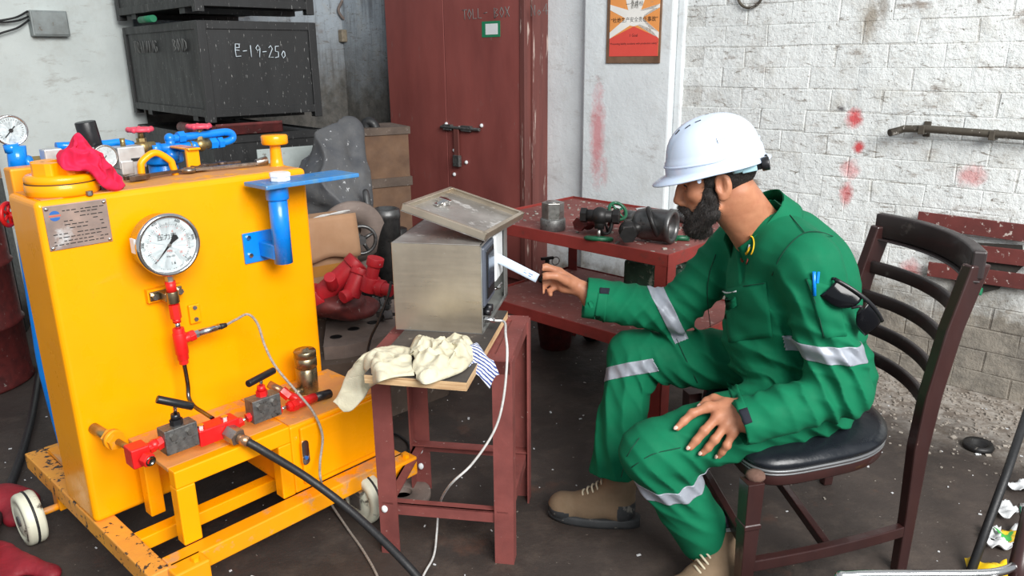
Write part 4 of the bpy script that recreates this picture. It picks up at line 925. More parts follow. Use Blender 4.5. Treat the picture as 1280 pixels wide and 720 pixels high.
# ================================================================== RED TOOL CUPBOARD
CO = .20
uL, uS, uR = WU(484, 60, CO).x, WU(556, 60, CO).x, WU(652, 60, CO).x
cupM = WF @ Matrix.Translation((uL, -CO, 0))
cbd = thing('tool_cupboard', WF @ V(uL, -CO, 0), math.atan2(WD.y, WD.x), 'tall dark red steel cupboard with two doors and a bolted latch', 'cupboard')
def Cb(): return MB(cupM)
CWd = uR-uL; sx = uS-uL
Cb().bx(-.02, CWd+.005, .02, CO, 0, 2.6).build('carcass', 'cupboard_red', cbd)
Cb().bx(0, sx-.003, -.004, .02, .06, 2.55).build('door_leaf', 'cupboard_red', cbd, bevel=.003)
d2_ = Cb().bx(sx+.003, CWd-.01, -.004, .02, .06, 2.55).build('door_leaf', 'cupboard_red', cbd, bevel=.003)
Cb().bx(CWd-.008, CWd+.035, -.012, .05, 0, 2.6).bx(CWd+.02, CWd+.05, .05, CO, 0, 2.6).build('jamb', 'cupboard_edge', cbd, bevel=.004)
lz = WU(575, 160, CO+.01).z
lx = lambda px: WU(px, 160, CO+.01).x-uL
Cb().cyl((lx(553), -.022, lz), (lx(601), -.022, lz), .012, n=10).bx(lx(556), lx(566), -.03, -.004, lz-.02, lz+.02).bx(lx(578), lx(590), -.03, -.004, lz-.02, lz+.02).build('bolt_bar', 'dull_steel', cbd, bevel=.002)
Cb().bx(lx(569), lx(575), -.03, -.02, lz-.26, lz).build('hasp_strap', 'cupboard_edge', cbd, bevel=.002)
Cb().bx(lx(569), lx(577), -.045, -.018, lz-.27, lz-.19).build('padlock', 'dull_steel', cbd, bevel=.004)
for (px, py) in ((558, 155), (602, 157), (583, 203), (568, 218), (568, 188), (574, 160)):
    a = WU(px, py, CO+.008); Cb().sphere((a.x-uL, -.008, a.z), .014, n=8, m=5).build('paint_blob', 'white_plastic', cbd)
a, b = WU(603, 27, CO), WU(626, 46, CO)
st_ = Cb().bx(a.x-uL, b.x-uL, -.0065, -.004, b.z, a.z).build('sticker', 'print_green', d2_); Cb().bx(a.x-uL+.035, b.x-uL-.02, -.0075, -.0065, b.z+.016, a.z-.016).build('sticker_face', 'white_plastic', st_)
CT = cupM @ Matrix.Translation((0, -.0052, 0)) @ Matrix.Rotation(math.pi/2, 4, 'X')
a = WU(579, 25, CO)
for wd_t, dx in (('TOLL-', 0), ('BOX', .30), ('No4', .62)): chalk('chalk_writing', wd_t, .062, CT @ Matrix.Translation((a.x-uL+dx, a.z, 0)) @ Matrix.Rotation(.03, 4, 'Z'), 'chalk_faint', d2_)

# ================================================================== BLACK STEEL CRATES
KA = math.radians(42); K0 = Vector((-1.703, 4.40, 0))
def crate(z0, h, label, ox=0, oy=0, rz=0, prints=()):
    M = Matrix.Translation(K0+V(0, 0, z0)) @ rotz(KA+rz) @ Matrix.Translation((ox, oy, 0))
    th = thing('steel_crate', M.translation, KA+rz, label, 'crate', 'stacked black steel crates')
    W_, D_ = .716, 1.31
    MB(M).bx(.012, W_-.012, .012, D_-.012, .03, h-.012).build('crate_body', 'crate_black', th)
    for (x, y) in ((0, 0), (W_-.05, 0), (0, D_-.05), (W_-.05, D_-.05)):
        MB(M).bx(x, x+.05, y, y+.05, 0, h-.002).build('corner_angle', 'crate_black', th, bevel=.003)
    for z in (.03, h-.045):
        for a in ((.01, W_-.01, .002, .01), (.01, W_-.01, D_-.01, D_-.002), (.002, .01, .01, D_-.01), (W_-.01, W_-.002, .01, D_-.01)): MB(M).bx(*a, z, z+.045).build('edge_strip', 'crate_black', th, bevel=.002)
    for y in (.2, 1.0): MB(M).bx(.02, W_-.02, y, y+.08, 0, .03).build('skid', 'crate_black', th)
    return th, M
c_top, _ = crate(1.80, .50, 'topmost black crate of the stack, cut off by the picture top', .0, -.01, .02)
c_mid, KM = crate(1.205, .552, 'middle black crate of the stack with chalk number on its front')
c_low, _ = crate(.60, .53, 'black crate third from the top, behind the yellow rig', .0, -.03)
c_bot, _ = crate(.02, .545, 'lowest black crate of the stack, standing on the floor', .02, .0, .02)
KT = KM @ Matrix.Translation((0, .0015, 0)) @ Matrix.Rotation(math.pi/2, 4, 'X')
chalk('chalk_number', 'E-19-250', .068, KT @ Matrix.Translation((.20, .36, 0)) @ Matrix.Rotation(-.04, 4, 'Z'), 'chalk_white', c_mid, .72)
KT2 = KM @ Matrix.Translation((.0015, 0, 0)) @ rotz(-math.pi/2) @ Matrix.Rotation(math.pi/2, 4, 'X')
chalk('chalk_writing', 'TRAINING', .07, KT2 @ Matrix.Translation((-1.12, .39, 0)), 'chalk_faint', c_mid); chalk('chalk_writing', 'BOND', .07, KT2 @ Matrix.Translation((-.40, .39, 0)), 'chalk_faint', c_mid)
def kp(px, py, z): return PP(px, py, K0, Vector((math.sin(KA), -math.cos(KA), 0)))
Kf = Matrix.Translation(K0) @ rotz(KA)
MB(Kf).cyl((-.04, .55, 1.785), (-.04, .78, 1.785), .02, n=14).build('green_tube', 'print_green', label='short green tube between the two upper crates', cat='tube')
MB(Kf).bx(.02, .42, -.05, .02, 1.135, 1.19).bx(.02, .42, -.05, -.04, 1.135, 1.2).build('rusty_bar', 'grimy_red', bevel=.003, label='rusty brown and red bar wedged under the middle crate', cat='bar')
MB(Kf).cyl((-.02, .12, 1.165), (-.02, .38, 1.165), .03, n=14).build('red_cylinder', 'grimy_red', label='dull red cylinder lying under the left face of the middle crate', cat='cylinder')
mat('cement_sheet', (176, 186, 184), .8, 0, (150, 158, 156), 9, .7, dirt=(120, 116, 110), dscale=30, dlo=.62, dhi=.7)
a = PY(350, 205, 4.25); MB(Matrix.Translation((a.x, a.y, 0)) @ rotz(KA-.1)).bx(-.12, .20, 0, .01, 0, 1.08).build('grey_board', 'cement_sheet', bevel=.002, label='pale grey sheet leaning on the lower crate behind the mushroom cap', cat='board')

# ================================================================== JUNK HEAP BETWEEN RIG AND CUPBOARD
mat('tarpaulin', (92, 92, 92), .6, 0, (58, 62, 70), 5, .9, dirt=(176, 178, 180), dscale=30, dlo=.64, dhi=.68, bump=.3, bscale=30, bdist=.01)
mat('cardboard', (164, 128, 98), .85, 0, (146, 110, 80), 8, .7, bump=.1)
mat('cardboard_tape', (170, 118, 52), .4); mat('old_wood', (98, 84, 74), .8, 0, (70, 58, 50), 6, .9, dirt=(140, 132, 124), dscale=30, dlo=.62, dhi=.7, bump=.4)
mat('rust_brown', (132, 118, 110), .7, .1, (104, 92, 86), 9, .9, dirt=(150, 142, 136), dscale=34, dlo=.64, dhi=.7, bump=.3)
mat('pipe_red', (188, 34, 44), .5, 0, (150, 22, 34), 10, .8, dirt=(206, 150, 150), dscale=40, dlo=.67, dhi=.71)
YJ = 4.0
F_ = Field(np.array(PY(420, 240, 4.0))-np.array([.35, .45, .6]), np.array(PY(420, 240, 4.0))+np.array([.35, .45, .5]), .009)
py_ = lambda px, py, Y: np.array(PY(px, py, Y))
for a, b, r, s in [((440, 160, 4.2), (412, 190, 4.1), .05, .10), ((412, 190, 4.1), (405, 235, 4.0), .11, .13), ((445, 165, 4.2), (450, 215, 4.1), .06, .07), ((400, 235, 3.95), (430, 262, 3.95), .11, .10), ((450, 215, 4.1), (448, 290, 4.0), .055, .06), ((395, 262, 3.95), (428, 268, 3.95), .06, .07)]:
    F_.cone(py_(*a), py_(*b), r, s, .05)
F_.warp(lambda x, y, z: .034*(np.abs(np.sin(13*(x*.9+z*.35)+2.8*fbm(x, y, z, 9, 6)))*1.4-.7)+.014*fbm(x, y, z, 26, 3), band=.1)
v_, q_ = F_.mesh(); vq_obj('tarpaulin', vq_smooth(v_, q_, 1), q_, 'tarpaulin', None, 'grey paint-spattered tarpaulin bundled on the junk heap', 'tarpaulin')
# supports of the heap: old timber baulks, plates and boxes
def gbox(name, mtl, px, py, Y, size, rz, label, cat, bevel=.004, rx=0, dz=0):
    p = PY(px, py, Y); o = MB(Matrix.Translation(p+V(0, 0, dz)) @ rotz(rz) @ Matrix.Rotation(rx, 4, 'Y')).box((0, 0, 0), size).build(name, mtl, bevel=bevel, label=label, cat=cat); return o
p = PY(475, 225, 4.45)
cx = thing('tool_crate', V(p.x, p.y, .30), .5, 'brown wooden box behind the tarpaulin beside the cupboard', 'box'); xm_ = Matrix.Translation((p.x, p.y, .30)) @ rotz(.5)
mat('box_brown', (112, 86, 66), .85, 0, (84, 62, 48), 8, .9); MB(xm_).bx(-.13, .13, -.15, .15, 0, .87).build('box_body', 'box_brown', cx); MB(xm_).bx(-.14, .14, -.16, .16, .55, .60).build('band', 'old_wood', cx); MB(xm_).bx(-.14, .14, -.16, .16, .84, .88).build('lid', 'old_wood', cx)
MB(xm_).bx(-.20, .20, -.2, .2, -.3, 0).build('box_base', 'grimy_black', cx)
fn = PY(460, 155, 4.35); MB().tube([fn+V(0, 0, -.42), fn+V(-.01, 0, -.1), fn+V(-.012, 0, 0), fn+V(.03, 0, .0), fn+V(.05, 0, -.1), fn+V(.055, 0, -.4)], .028, 10, k=5).build('rubber_strap', 'black_rubber', label='black rubber loop sticking up behind the tarpaulin', cat='strap')
# cardboard carton with open flap and grey wire
p = PY(408, 305, 3.5); cm = Matrix.Translation((p.x, p.y, p.z-.17)) @ rotz(.62)
ct = thing('cardboard_carton', cm.translation, .62, 'torn brown cardboard carton beside the yellow rig', 'carton')
MB(cm).bx(-.2, .105, -.11, .11, 0, .30).build('carton_body', 'cardboard', ct, bevel=.004)
MB(cm).sheet(lambda u, v: V(-.2+u*.305, -.115-.012*math.sin(2*v)-.02*v, .325-.19*v-.01*math.sin(9*u)*v), 12, 8, .003).build('flap', 'cardboard', ct)
MB(cm).bx(-.2, .106, -.1115, -.11, .05, .10).build('tape', 'cardboard_tape', ct)
MB(cm).tube([(-.08, -.05, .305), (0, -.1, .33), (.06, -.1, .335), (.1, -.06, .325), (.05, -.04, .315), (-.03, -.06, .32), (-.1, -.08, .31)], .004, 6, k=6).build('wire_loop', 'cable_white', label='pale wire coil on top of the cardboard carton', cat='wire')
MB(cm).bx(-.3, .10, -.06, .4, -cm.translation.z, 0).build('timber_block', 'old_wood', bevel=.01, label='heavy dark timber block under the cardboard carton', cat='timber')
# steel plates, ring, hand wheel, cylinder
p = PY(440, 290, 3.75); fM = frame(p, (.9, .35, 0), (0, -.35, .94))
MB(fM).lathe([(.05, -.02), (.16, -.02), (.165, -.01), (.165, .02), (.05, .02), (.05, -.02)], (0, 0, 0), (0, -1, .1), 36).build('flange_disc', 'rust_brown', label='round rusty flange with a hole propped behind the carton', cat='flange')
p = PY(452, 300, 3.62); whM = frame(p, (.95, .3, 0))
wh = MB(whM).torus((0, 0, 0), .068, .009, (0, 1, 0), 28, 8)
for k in range(4): a = .5+k*math.pi/2; wh.cyl((0, 0, 0), (.066*math.cos(a), 0, .066*math.sin(a)), .011, .007, n=8)
wh.cyl((0, -.02, 0), (0, .03, 0), .02).build('handwheel', 'grimy_steel', label='small steel handwheel with four spokes on the junk heap', cat='handwheel')
p = PY(470, 310, 3.9); MB(frame(p, (.9, .3, 0))).lathe([(.02, -.03), (.11, -.03), (.15, -.01), (.15, .03), (.10, .05), (.02, .05)], (0, 0, 0), (.2, -1, .1), 30).build('grey_disc', 'rust_brown', label='grey disc standing behind the small handwheel', cat='disc')
p0, p1 = PY(486, 345, 3.85), PY(482, 254, 3.85)
MB().lathe([(.07, 0), (.07, .33), (.072, .332), (.072, .36), (.07, .362), (.07, .375), (.06, .38), (.055, .38), (.05, .36), (.001, .36)], p0+V(0, 0, -.02), (p1-p0), 26).build('steel_tube', 'grimy_steel', label='upright bright steel tube with rolled top by the cupboard', cat='tube')
MB().lathe([(.05, 0), (.05, .26), (.04, .265), (.001, .265)], PY(500, 345, 3.95), (0, 0, 1), 20).build('dark_tube', 'grimy_black', label='shorter dark steel tube right of the bright tube', cat='tube')
MB().tube([PY(462, 262, 3.9), PY(457, 240, 3.9), PY(460, 262, 3.85), PY(464, 280, 3.8), PY(472, 292, 3.8)], .016, 10, k=5).build('bent_pipe', 'grimy_steel', label='thin bent grey pipe in front of the steel tubes', cat='pipe')
# red pipe fittings
def rpipe(segs, nm, lab, extra=None):
    m_ = MB()
    for (a, b, r) in segs: m_.cyl(PY(*a), PY(*b), r, n=16)
    if extra: extra(m_)
    return m_.build(nm, 'pipe_red', bevel=.003, label=lab, cat='pipe fitting')
rpipe([((396, 374, 3.2), (446, 328, 3.22), .046), ((392, 378, 3.2), (404, 367, 3.2), .062), ((440, 334, 3.21), (448, 326, 3.22), .052), ((416, 358, 3.17), (412, 346, 3.12), .026)], 'red_pipe_elbow', 'thick red pipe end slanting up beside the carton')
rpipe([((438, 370, 3.14), (452, 338, 3.18), .040), ((428, 372, 3.1), (440, 366, 3.14), .028), ((450, 344, 3.17), (453, 336, 3.18), .047)], 'red_pipe_stub', 'short dull red pipe stub in the middle of the heap')
rpipe([((469, 326, 3.1), (462, 358, 3.1), .027), ((470, 322, 3.1), (468, 332, 3.1), .036), ((465, 346, 3.1), (461, 364, 3.1), .038), ((462, 356, 3.1), (490, 364, 3.06), .027), ((472, 359, 3.09), (480, 361, 3.08), .036)], 'red_tee', 'bright red threaded tee fitting beside the steel cabinet')
p = PY(420, 395, 3.1)
F_ = Field((p.x-.4, p.y-.35, .1), (p.x+.4, p.y+.35, .7), .01)
F_.ell((PY(415, 378, 3.25)), (.15, .12, .06), k=.02); F_.ell((PY(440, 385, 3.3)), (.12, .12, .05), k=.02)
F_.warp(lambda x, y, z: .012*fbm(x, y, z, 40, 8), band=.1); v_, q_ = F_.mesh(); vq_obj('red_tray', v_, q_, 'grimy_red', None, 'dark red crumpled metal tray under the red pipes', 'tray')
random.seed(21); sc_ = MB()
for k in range(130):
    px = random.uniform(396, 486); P = PZ(px, random.uniform(372, 396), .36+random.uniform(0, .05)); s_ = random.uniform(.012, .045)
    sc_.box((0, 0, 0), (s_, s_*random.uniform(.4, 1), s_*random.uniform(.3, .7)), Matrix.Translation(P) @ Matrix.Rotation(random.uniform(-2, 2), 4, random.choice('XYZ')) @ Matrix.Rotation(random.uniform(-2, 2), 4, 'Z'))
sc_.build('swarf', 'grimy_steel', kind='stuff', label='grey metal offcuts strewn under the red fittings', cat='scrap')
# big perforated steel ring segment and timber below it
zt = .36; pts_ = [PZ(408, 400, zt), PZ(430, 388, zt), PZ(460, 382, zt), PZ(492, 374, zt), PZ(520, 366, zt), PZ(540, 372, zt), PZ(530, 395, zt), PZ(500, 412, zt), PZ(470, 424, zt), PZ(430, 432, zt), PZ(404, 434, zt)]
pl_ = MB(); pl_.prism([(p.x, p.y) for p in pts_], .30, zt)
rp = pl_.build('perforated_plate', 'rust_brown', bevel=.006, label='thick rusty steel plate with bolt holes on the floor heap behind the table', cat='steel plate')
for (px, py) in ((420, 421), (442, 411), (466, 403), (490, 393), (508, 383)):
    c = PZ(px, py, zt); MB(Matrix.Translation(c)).lathe([(.028, 0), (.022, .002), (.02, .0005), (.001, .0005)], n=18).build('bolt_hole', 'grimy_black', rp)
mp = MB(); mp.prism([(p.x, p.y) for p in [PZ(400, 445, .22), PZ(545, 405, .22), PZ(560, 440, .22), PZ(470, 470, .22), PZ(400, 480, .22)]], 0, .30)
mp.build('timber_baulk', 'old_wood', bevel=.015, label='dark timber baulk carrying the perforated plate', cat='timber')
# ring flange on the floor under the table
c = PZ(503, 622, 0); MB(Matrix.Translation(c)).lathe([(.035, 0), (.10, 0), (.105, .004), (.105, .022), (.1, .026), (.04, .026), (.035, .02), (.035, 0)], n=34).build('flange_ring', 'rust_brown', label='flat rusty red-edged flange ring on the floor under the table', cat='flange')

# ================================================================== WALL FIXTURES
# safety poster
a, b = WU(764, 0, .065), WU(823, 70, .065); zt_ = 2.08
PM = WF @ Matrix.Translation((0, -.062, 0)); PTM = PM @ Matrix.Translation((0, -.012, 0)) @ Matrix.Rotation(math.pi/2, 4, 'X')
mat('poster_orange', (240, 164, 92), .5, 0, (232, 146, 76), 5, .8, dirt=(214, 150, 100), dscale=20, dlo=.62, dhi=.7); mat('poster_red', (226, 84, 72), .5, 0, (216, 72, 62), 6, .6); mat('poster_white', (244, 242, 236), .5); mat('poster_wood', (128, 98, 76), .8, 0, (92, 68, 50), 10, .9)
pw, pb_ = b.x-a.x, b.z
ps_ = thing('safety_poster', PM @ V((a.x+b.x)/2, 0, pb_-.04), math.atan2(WD.y, WD.x), 'orange and red safety poster with white rays on the plastered pier', 'poster')
MB(PM).bx(a.x-.025, b.x+.012, -.008, .0, pb_-.04, zt_).build('backing_board', 'poster_wood', ps_, bevel=.003)
MB(PM).bx(a.x, b.x, -.0095, -.008, pb_, zt_-.01).build('print_ground', 'poster_orange', ps_)
cxp, czp = pw*.5, .215
def ptri(pts, m_, nm, dz): MB(PTM).prism([(a.x+x, pb_+z) for x, z in pts], -.0025+dz, -.0022+dz, None).build(nm, m_, ps_)
ptri([(0, 0), (pw, 0), (pw, .10), (cxp, .165), (0, .10)], 'poster_red', 'red_field', .0002)
RT = zt_-.01-pb_
for (p1, p2) in (((0, .10), (0, .135)), ((pw, .095), (pw, .13)), ((0, .26), (0, .29)), ((pw, .26), (pw, .28)), ((pw*.22, RT*.8), (pw*.34, RT*.8)), ((pw*.47, RT*.9), (pw*.54, RT*.9)), ((pw*.72, RT*.8), (pw*.84, RT*.8))):
    nx_, nz_ = -(p2[1]+p1[1]-2*czp), (p2[0]+p1[0]-2*cxp); L = math.hypot(nx_, nz_); nx_, nz_ = nx_/L*.028, nz_/L*.028
    ptri([p1, p2, (cxp-nx_, czp-nz_), (cxp+nx_, czp+nz_)], 'poster_white', 'ray', .0004)
ptri([(cxp+.065*math.cos(i/12*6.283), czp+.05*math.sin(i/12*6.283)) for i in range(12)], 'poster_white', 'ray', .0005)
for (s, z, sz) in (('一个目标', .285, .030), ('“杜绝生产安全责任事故”', .20, .030), ('1 Goal', .115, .022), ('“Preventing liability accidents with production safety”', .07, .0155)):
    text('poster_print', s, sz, PTM @ Matrix.Translation((a.x+cxp, pb_+z, -.0018)), 'print_black', ps_, ext=.0002)
# wall pipe with clip
PO = .06
pp = [WP(1112, 166, .10), WP(1124, 163, PO), WP(1130, 161, PO), WP(1155, 161, PO), WP(1290, 171, PO), WP(1400, 180, PO)]
mat('old_pipe', (92, 86, 76), .6, .4, (66, 60, 54), 12, .9, dirt=(190, 186, 178), dscale=30, dlo=.6, dhi=.66)
wp_ = MB().tube(pp, .017, 12).build('wall_pipe', 'old_pipe', label='thin dark pipe clipped along the white brick wall', cat='pipe')
cM = frame(WP(1158, 161, 0), WD); MB(cM).bx(-.014, .014, -.082, 0, -.02, .02).bx(-.010, .02, -.012, 0, -.035, .035).build('pipe_clip', 'old_pipe', wp_, bevel=.003)
MB(frame(WP(1245, 168, 0), WD)).bx(-.012, .012, -.08, 0, -.02, .02).build('pipe_clip', 'old_pipe', wp_, bevel=.003)
# red slatted frame leaning in a broken opening of the wall
mat('slat_red', (108, 50, 46), .65, 0, (84, 40, 38), 8, .9, dirt=(188, 176, 168), dscale=34, dlo=.6, dhi=.66)
sf = thing('slatted_frame', WP(1210, 362, .03), 0, 'rusty red slatted metal frame set into the broken brick wall', 'slatted frame')
ff = lambda px, py, o=.045: WP(px, py, o)
for (l, r, w) in (((1147, 274), (1300, 294), .066), ((1170, 310), (1300, 325), .062), ((1160, 336), (1300, 355), .06)):
    A_, B_ = ff(*l), ff(*r); MB().beam(A_, B_, .012, w*1.15, (0, 0, 1)).build('slat', 'slat_red', sf, bevel=.002)
MB().beam(ff(1180, 272, .03), ff(1206, 362, .03), .02, .04, WD).build('stile', 'slat_red', sf, bevel=.002)
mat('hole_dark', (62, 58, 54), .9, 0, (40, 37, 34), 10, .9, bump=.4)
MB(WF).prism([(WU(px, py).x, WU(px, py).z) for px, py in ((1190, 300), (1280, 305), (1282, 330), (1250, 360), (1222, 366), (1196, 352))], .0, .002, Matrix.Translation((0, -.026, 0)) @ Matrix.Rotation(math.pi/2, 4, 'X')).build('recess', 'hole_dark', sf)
A_ = WP(1212, 362, .05); MB().cyl(A_-WD*.05, A_+WD*.05, .018, n=12).build('green_bottle', 'print_green', label='small green bottle lying at the bottom of the slatted frame', cat='bottle')
# junction boxes and wires
def lu(px, py, o=0.0): return LF.inverted() @ PP(px, py, LP-Vector((-LD.y, LD.x, 0))*o, Vector((-LD.y, LD.x, 0)))
a, b = lu(32, 13), lu(84, 46)
jb = thing('junction_box', LF @ V((a.x+b.x)/2, 0, b.z), math.atan2(LD.y, LD.x), 'flat grey metal junction box with wires on the left wall end', 'junction box')
mat('grey_box', (150, 158, 158), .5, .3, (120, 124, 122), 10, .9, dirt=(110, 90, 70), dscale=20, dlo=.63, dhi=.7)
MB(LF).bx(a.x, b.x, -.07, 0, b.z, a.z).build('box_body', 'grey_box', jb, bevel=.006); MB(LF).bx(a.x+.01, b.x-.006, -.076, -.07, b.z+.01, a.z-.008).build('box_cover', 'grey_box', jb, bevel=.003)
for k, dz in enumerate((.0, .03, -.02)):
    p = V(a.x, -.035, (a.z+b.z)/2+dz+.04)
    MB(LF).tube([p, p+V(-.08, -.02, -.03-.01*k), p+V(-.2, -.02, -.035-.03*k), p+V(-.3, -.03, .02-.1*k)], .006, 8, k=5).build('wire', 'black_rubber', jb)
WLp = lambda px, py, o=.0: PP(px, py, LF @ V(0, .04-o, 0), Vector((-LD.y, LD.x, 0)))
p = WLp(435, 45, .03); m_ = frame(p, LD)
sb = thing('socket_box', p, 0, 'small grimy cream socket box on the streaked wall with a looping wire', 'socket box')
mat('grimy_cream', (150, 138, 118), .6, 0, (110, 98, 84), 20, .9); MB(m_).box((0, 0, 0), (.16, .06, .10)).build('box_body', 'grimy_cream', sb, bevel=.01); MB(m_).cyl((0, -.03, 0), (0, -.045, 0), .03, n=16).build('switch_knob', 'grimy_cream', sb)
MB().tube([WLp(438, 36, .03), WLp(436, 28, .03), WLp(428, 22, .03), WLp(423, 12, .03), WLp(428, 0, .03), WLp(432, -20, .03)], .012, 8, k=5).build('wire', 'rust_brown', sb)
MB().torus(WP(938, -8, .02), .07, .007, WN, 24, 6).build('wire_hoop', 'old_pipe', label='piece of dark wire hoop on the wall at the top edge', cat='wire')

# ================================================================== DINING CHAIR
mat('dark_wood', (58, 32, 30), .35, 0, (42, 24, 24), 9, .8, dirt=(120, 96, 88), dscale=40, dlo=.70, dhi=.73, coat=.2, stretch=(1, 1, .3))
mat('dark_wood_rail', (46, 36, 36), .5, 0, (34, 27, 27), 6, .8, dirt=(92, 84, 80), dscale=14, dlo=.62, dhi=.75, coat=.1)
mat('black_vinyl', (20, 24, 30), .3, 0, (32, 36, 42), 7, .7, bump=.2, bscale=9, bdist=.02); mat('piping_silver', (120, 122, 124), .4, .4)
mat('foam_brown', (112, 84, 72), .9, 0, (80, 56, 48), 30, .9, bump=.5)
RN, RF, FN, FFr = V(1.20, 2.03, 0), V(1.175, 2.54, 0), V(.655, 1.855, 0), V(.625, 2.44, 0)
chair = thing('dining_chair', (RN+RF+FN+FFr)/4, 0, 'dark brown wooden dining chair with ladder back and black vinyl seat', 'chair')
mx = (RN+RF)/2-(FN+FFr)/2; mx.normalize(); my = V(-mx.y, mx.x, 0)
def post(P, side):
    m_ = MB(); prof = [(0, .0, .034, .036), (.2, .002, .036, .04), (.43, 0, .038, .052), (.6, .014, .037, .058), (.8, .048, .038, .060), (.985, .10, .038, .066)]
    R_ = []
    for z, b, w, d in prof:
        c = P+mx*b+V(0, 0, z); R_.append([c+mx*sx_*d/2+my*sy_*w/2 for sx_, sy_ in ((-1, -1), (1, -1), (1, 1), (-1, 1))])
    m_.rings(R_, smooth=False); return m_.build('back_post', 'dark_wood', chair, bevel=.005)
post(RN, -1); post(RF, 1)
for P in (FN, FFr):
    m_ = MB(); R_ = []
    for z, w in ((0, .034), (.2, .042), (.285, .046), (.287, .052), (.30, .052), (.302, .046), (.43, .05)):
        R_.append([P+V(0, 0, z)+mx*a*w/2+my*b*w/2 for a, b in ((-1, -1), (1, -1), (1, 1), (-1, 1))])
    m_.rings(R_, smooth=False); m_.build('front_leg', 'dark_wood', chair, bevel=.004)
def bpt(t_, z, sag=.065):
    b = np.interp(z, [.43, .6, .8, .985], [0, .014, .048, .10]); p = RN.lerp(RF, t_)
    return p+mx*(float(b)+sag*(1-(2*t_-1)**2))+V(0, 0, z)
def slat(z, h, th, mtl, nm, ext=0.0, sag=.065):
    R_ = []; n = 18
    for i in range(n+1):
        t_ = -ext+(1+2*ext)*i/n; c = bpt(t_, z, sag); t2 = (bpt(t_+.01, z, sag)-bpt(t_-.01, z, sag)).normalized(); nn = V(t2.y, -t2.x, 0)
        R_.append([c+nn*th*a+V(0, 0, b*h) for a, b in ((-.5, -.5), (.5, -.5), (.5, .5), (-.5, .5))])
    MB().rings(R_, smooth=True).build(nm, mtl, chair, bevel=.006)
slat(.985, .082, .036, 'dark_wood_rail', 'top_rail', .035)
slat(.94, .006, .040, 'dark_wood_rail', 'rail_bead', .035)
for z in (.845, .745, .645, .55): slat(z, .044, .02, 'dark_wood_rail', 'ladder_slat', -.01)
# seat: apron, piping, cushion
def seat_ring(off, z, n=56):
    out = []
    for i in range(n):
        a = 2*math.pi*i/n; c_, s_ = math.cos(a), math.sin(a); e = .45 if c_ < 0 else .7
        u = (1 if c_ >= 0 else -1)*abs(c_)**e; v = (1 if s_ >= 0 else -1)*abs(s_)**e
        U_ = (u*.985+1)/2; A = FN.lerp(RN-mx*.03, U_); B = FFr.lerp(RF-mx*.03, U_); t_ = (v+1)/2
        p = A.lerp(B, t_); cen = (FN+FFr+RN+RF)/4; d = (p-cen); p = cen+d*(1+off/d.length)
        out.append(V(p.x, p.y, z))
    return out
MB().rings([seat_ring(-.004, .385), seat_ring(0, .39), seat_ring(0, .432), seat_ring(-.004, .436)], smooth=True).build('apron', 'dark_wood', chair)
MB().tube(seat_ring(.002, .432), .0045, 8, True).build('piping', 'piping_silver', chair)
MB().tube(seat_ring(.002, .422), .003, 8, True).build('piping', 'piping_silver', chair)
MB().rings([seat_ring(-.002, .434), seat_ring(.008, .445), seat_ring(.006, .458), seat_ring(-.02, .472), seat_ring(-.07, .481), seat_ring(-.13, .486), seat_ring(-.2, .488)], smooth=True).build('cushion', 'black_vinyl', chair)
MB().sphere(FN+V(.012, .012, .437), .028, (1, 1, .6), 10, 6).build('torn_corner', 'foam_brown', chair)
def rail(a, b, z0, z1, w, h, sag=0, nm='stretcher'):
    n = 10; pts = []
    for i in range(n+1):
        t_ = i/n; p = a.lerp(b, t_); nn = V(-(b-a).y, (b-a).x, 0).normalized(); pts.append(p+nn*sag*(1-(2*t_-1)**2)+V(0, 0, z0+(z1-z0)*t_))
    R_ = []
    for i, p in enumerate(pts):
        d = (pts[min(i+1, n)]-pts[max(i-1, 0)]).normalized(); nn = V(-d.y, d.x, 0).normalized(); R_.append([p+nn*w*a_/2+V(0, 0, h*b_/2) for a_, b_ in ((-1, -1), (1, -1), (1, 1), (-1, 1))])
    MB().rings(R_, smooth=False).build(nm, 'dark_wood', chair, bevel=.003)
rail(FN, RN, .155, .15, .026, .036, -.012); rail(FFr, RF, .155, .15, .026, .036, .012); rail(FN, FFr, .22, .22, .024, .034); rail(FN.lerp(RN, .5), FFr.lerp(RF, .5), .15, .15, .024, .03)

# ================================================================== RIGHT-HAND ODDMENTS
p0, p1 = PZ(1213, 718, 0)+V(0, 0, .012), PZ(1290, 505, 0)
top = PY(1296, 480, 2.45)
MB().tube([p0, p0.lerp(top, .5)+V(.004, 0, 0), top], .0135, 10).build('iron_bar', 'black_rubber', label='long black ribbed bar leaning at the right edge', cat='bar')
ch2 = thing('chrome_chair', PZ(1180, 800, 0), 0, 'chrome tube chair at the bottom right corner, mostly out of the picture', 'chair')
zc = .46; A_, B_ = PZ(1052, 719, zc), PZ(1246, 716, zc); C_ = PZ(1284, 684, zc)
MB().tube([A_+V(-.02, -.16, -.06), A_+V(-.012, -.02, -.004), A_+V(.02, 0, 0), A_.lerp(B_, .5), B_+V(-.01, 0, 0), B_.lerp(C_, .5)+V(.008, -.01, 0), C_, C_+V(.03, .08, .06)], .0095, 12, k=6).build('chair_frame', 'chrome', ch2)
g_ = MB(); ch_c = (A_+B_)/2
g_.bx(A_.x+.03, B_.x-.02, A_.y-.42, A_.y-.03, zc-.03, zc+.005); g_.build('seat_pad', 'dark_wood_rail', ch2, bevel=.012)
for (x, y) in ((A_.x, A_.y-.02), (B_.x, B_.y-.02), (A_.x, A_.y-.42), (B_.x, A_.y-.42)): MB().cyl((x, y, 0), (x, y, zc-.005), .0095, n=12).build('leg', 'chrome', ch2)
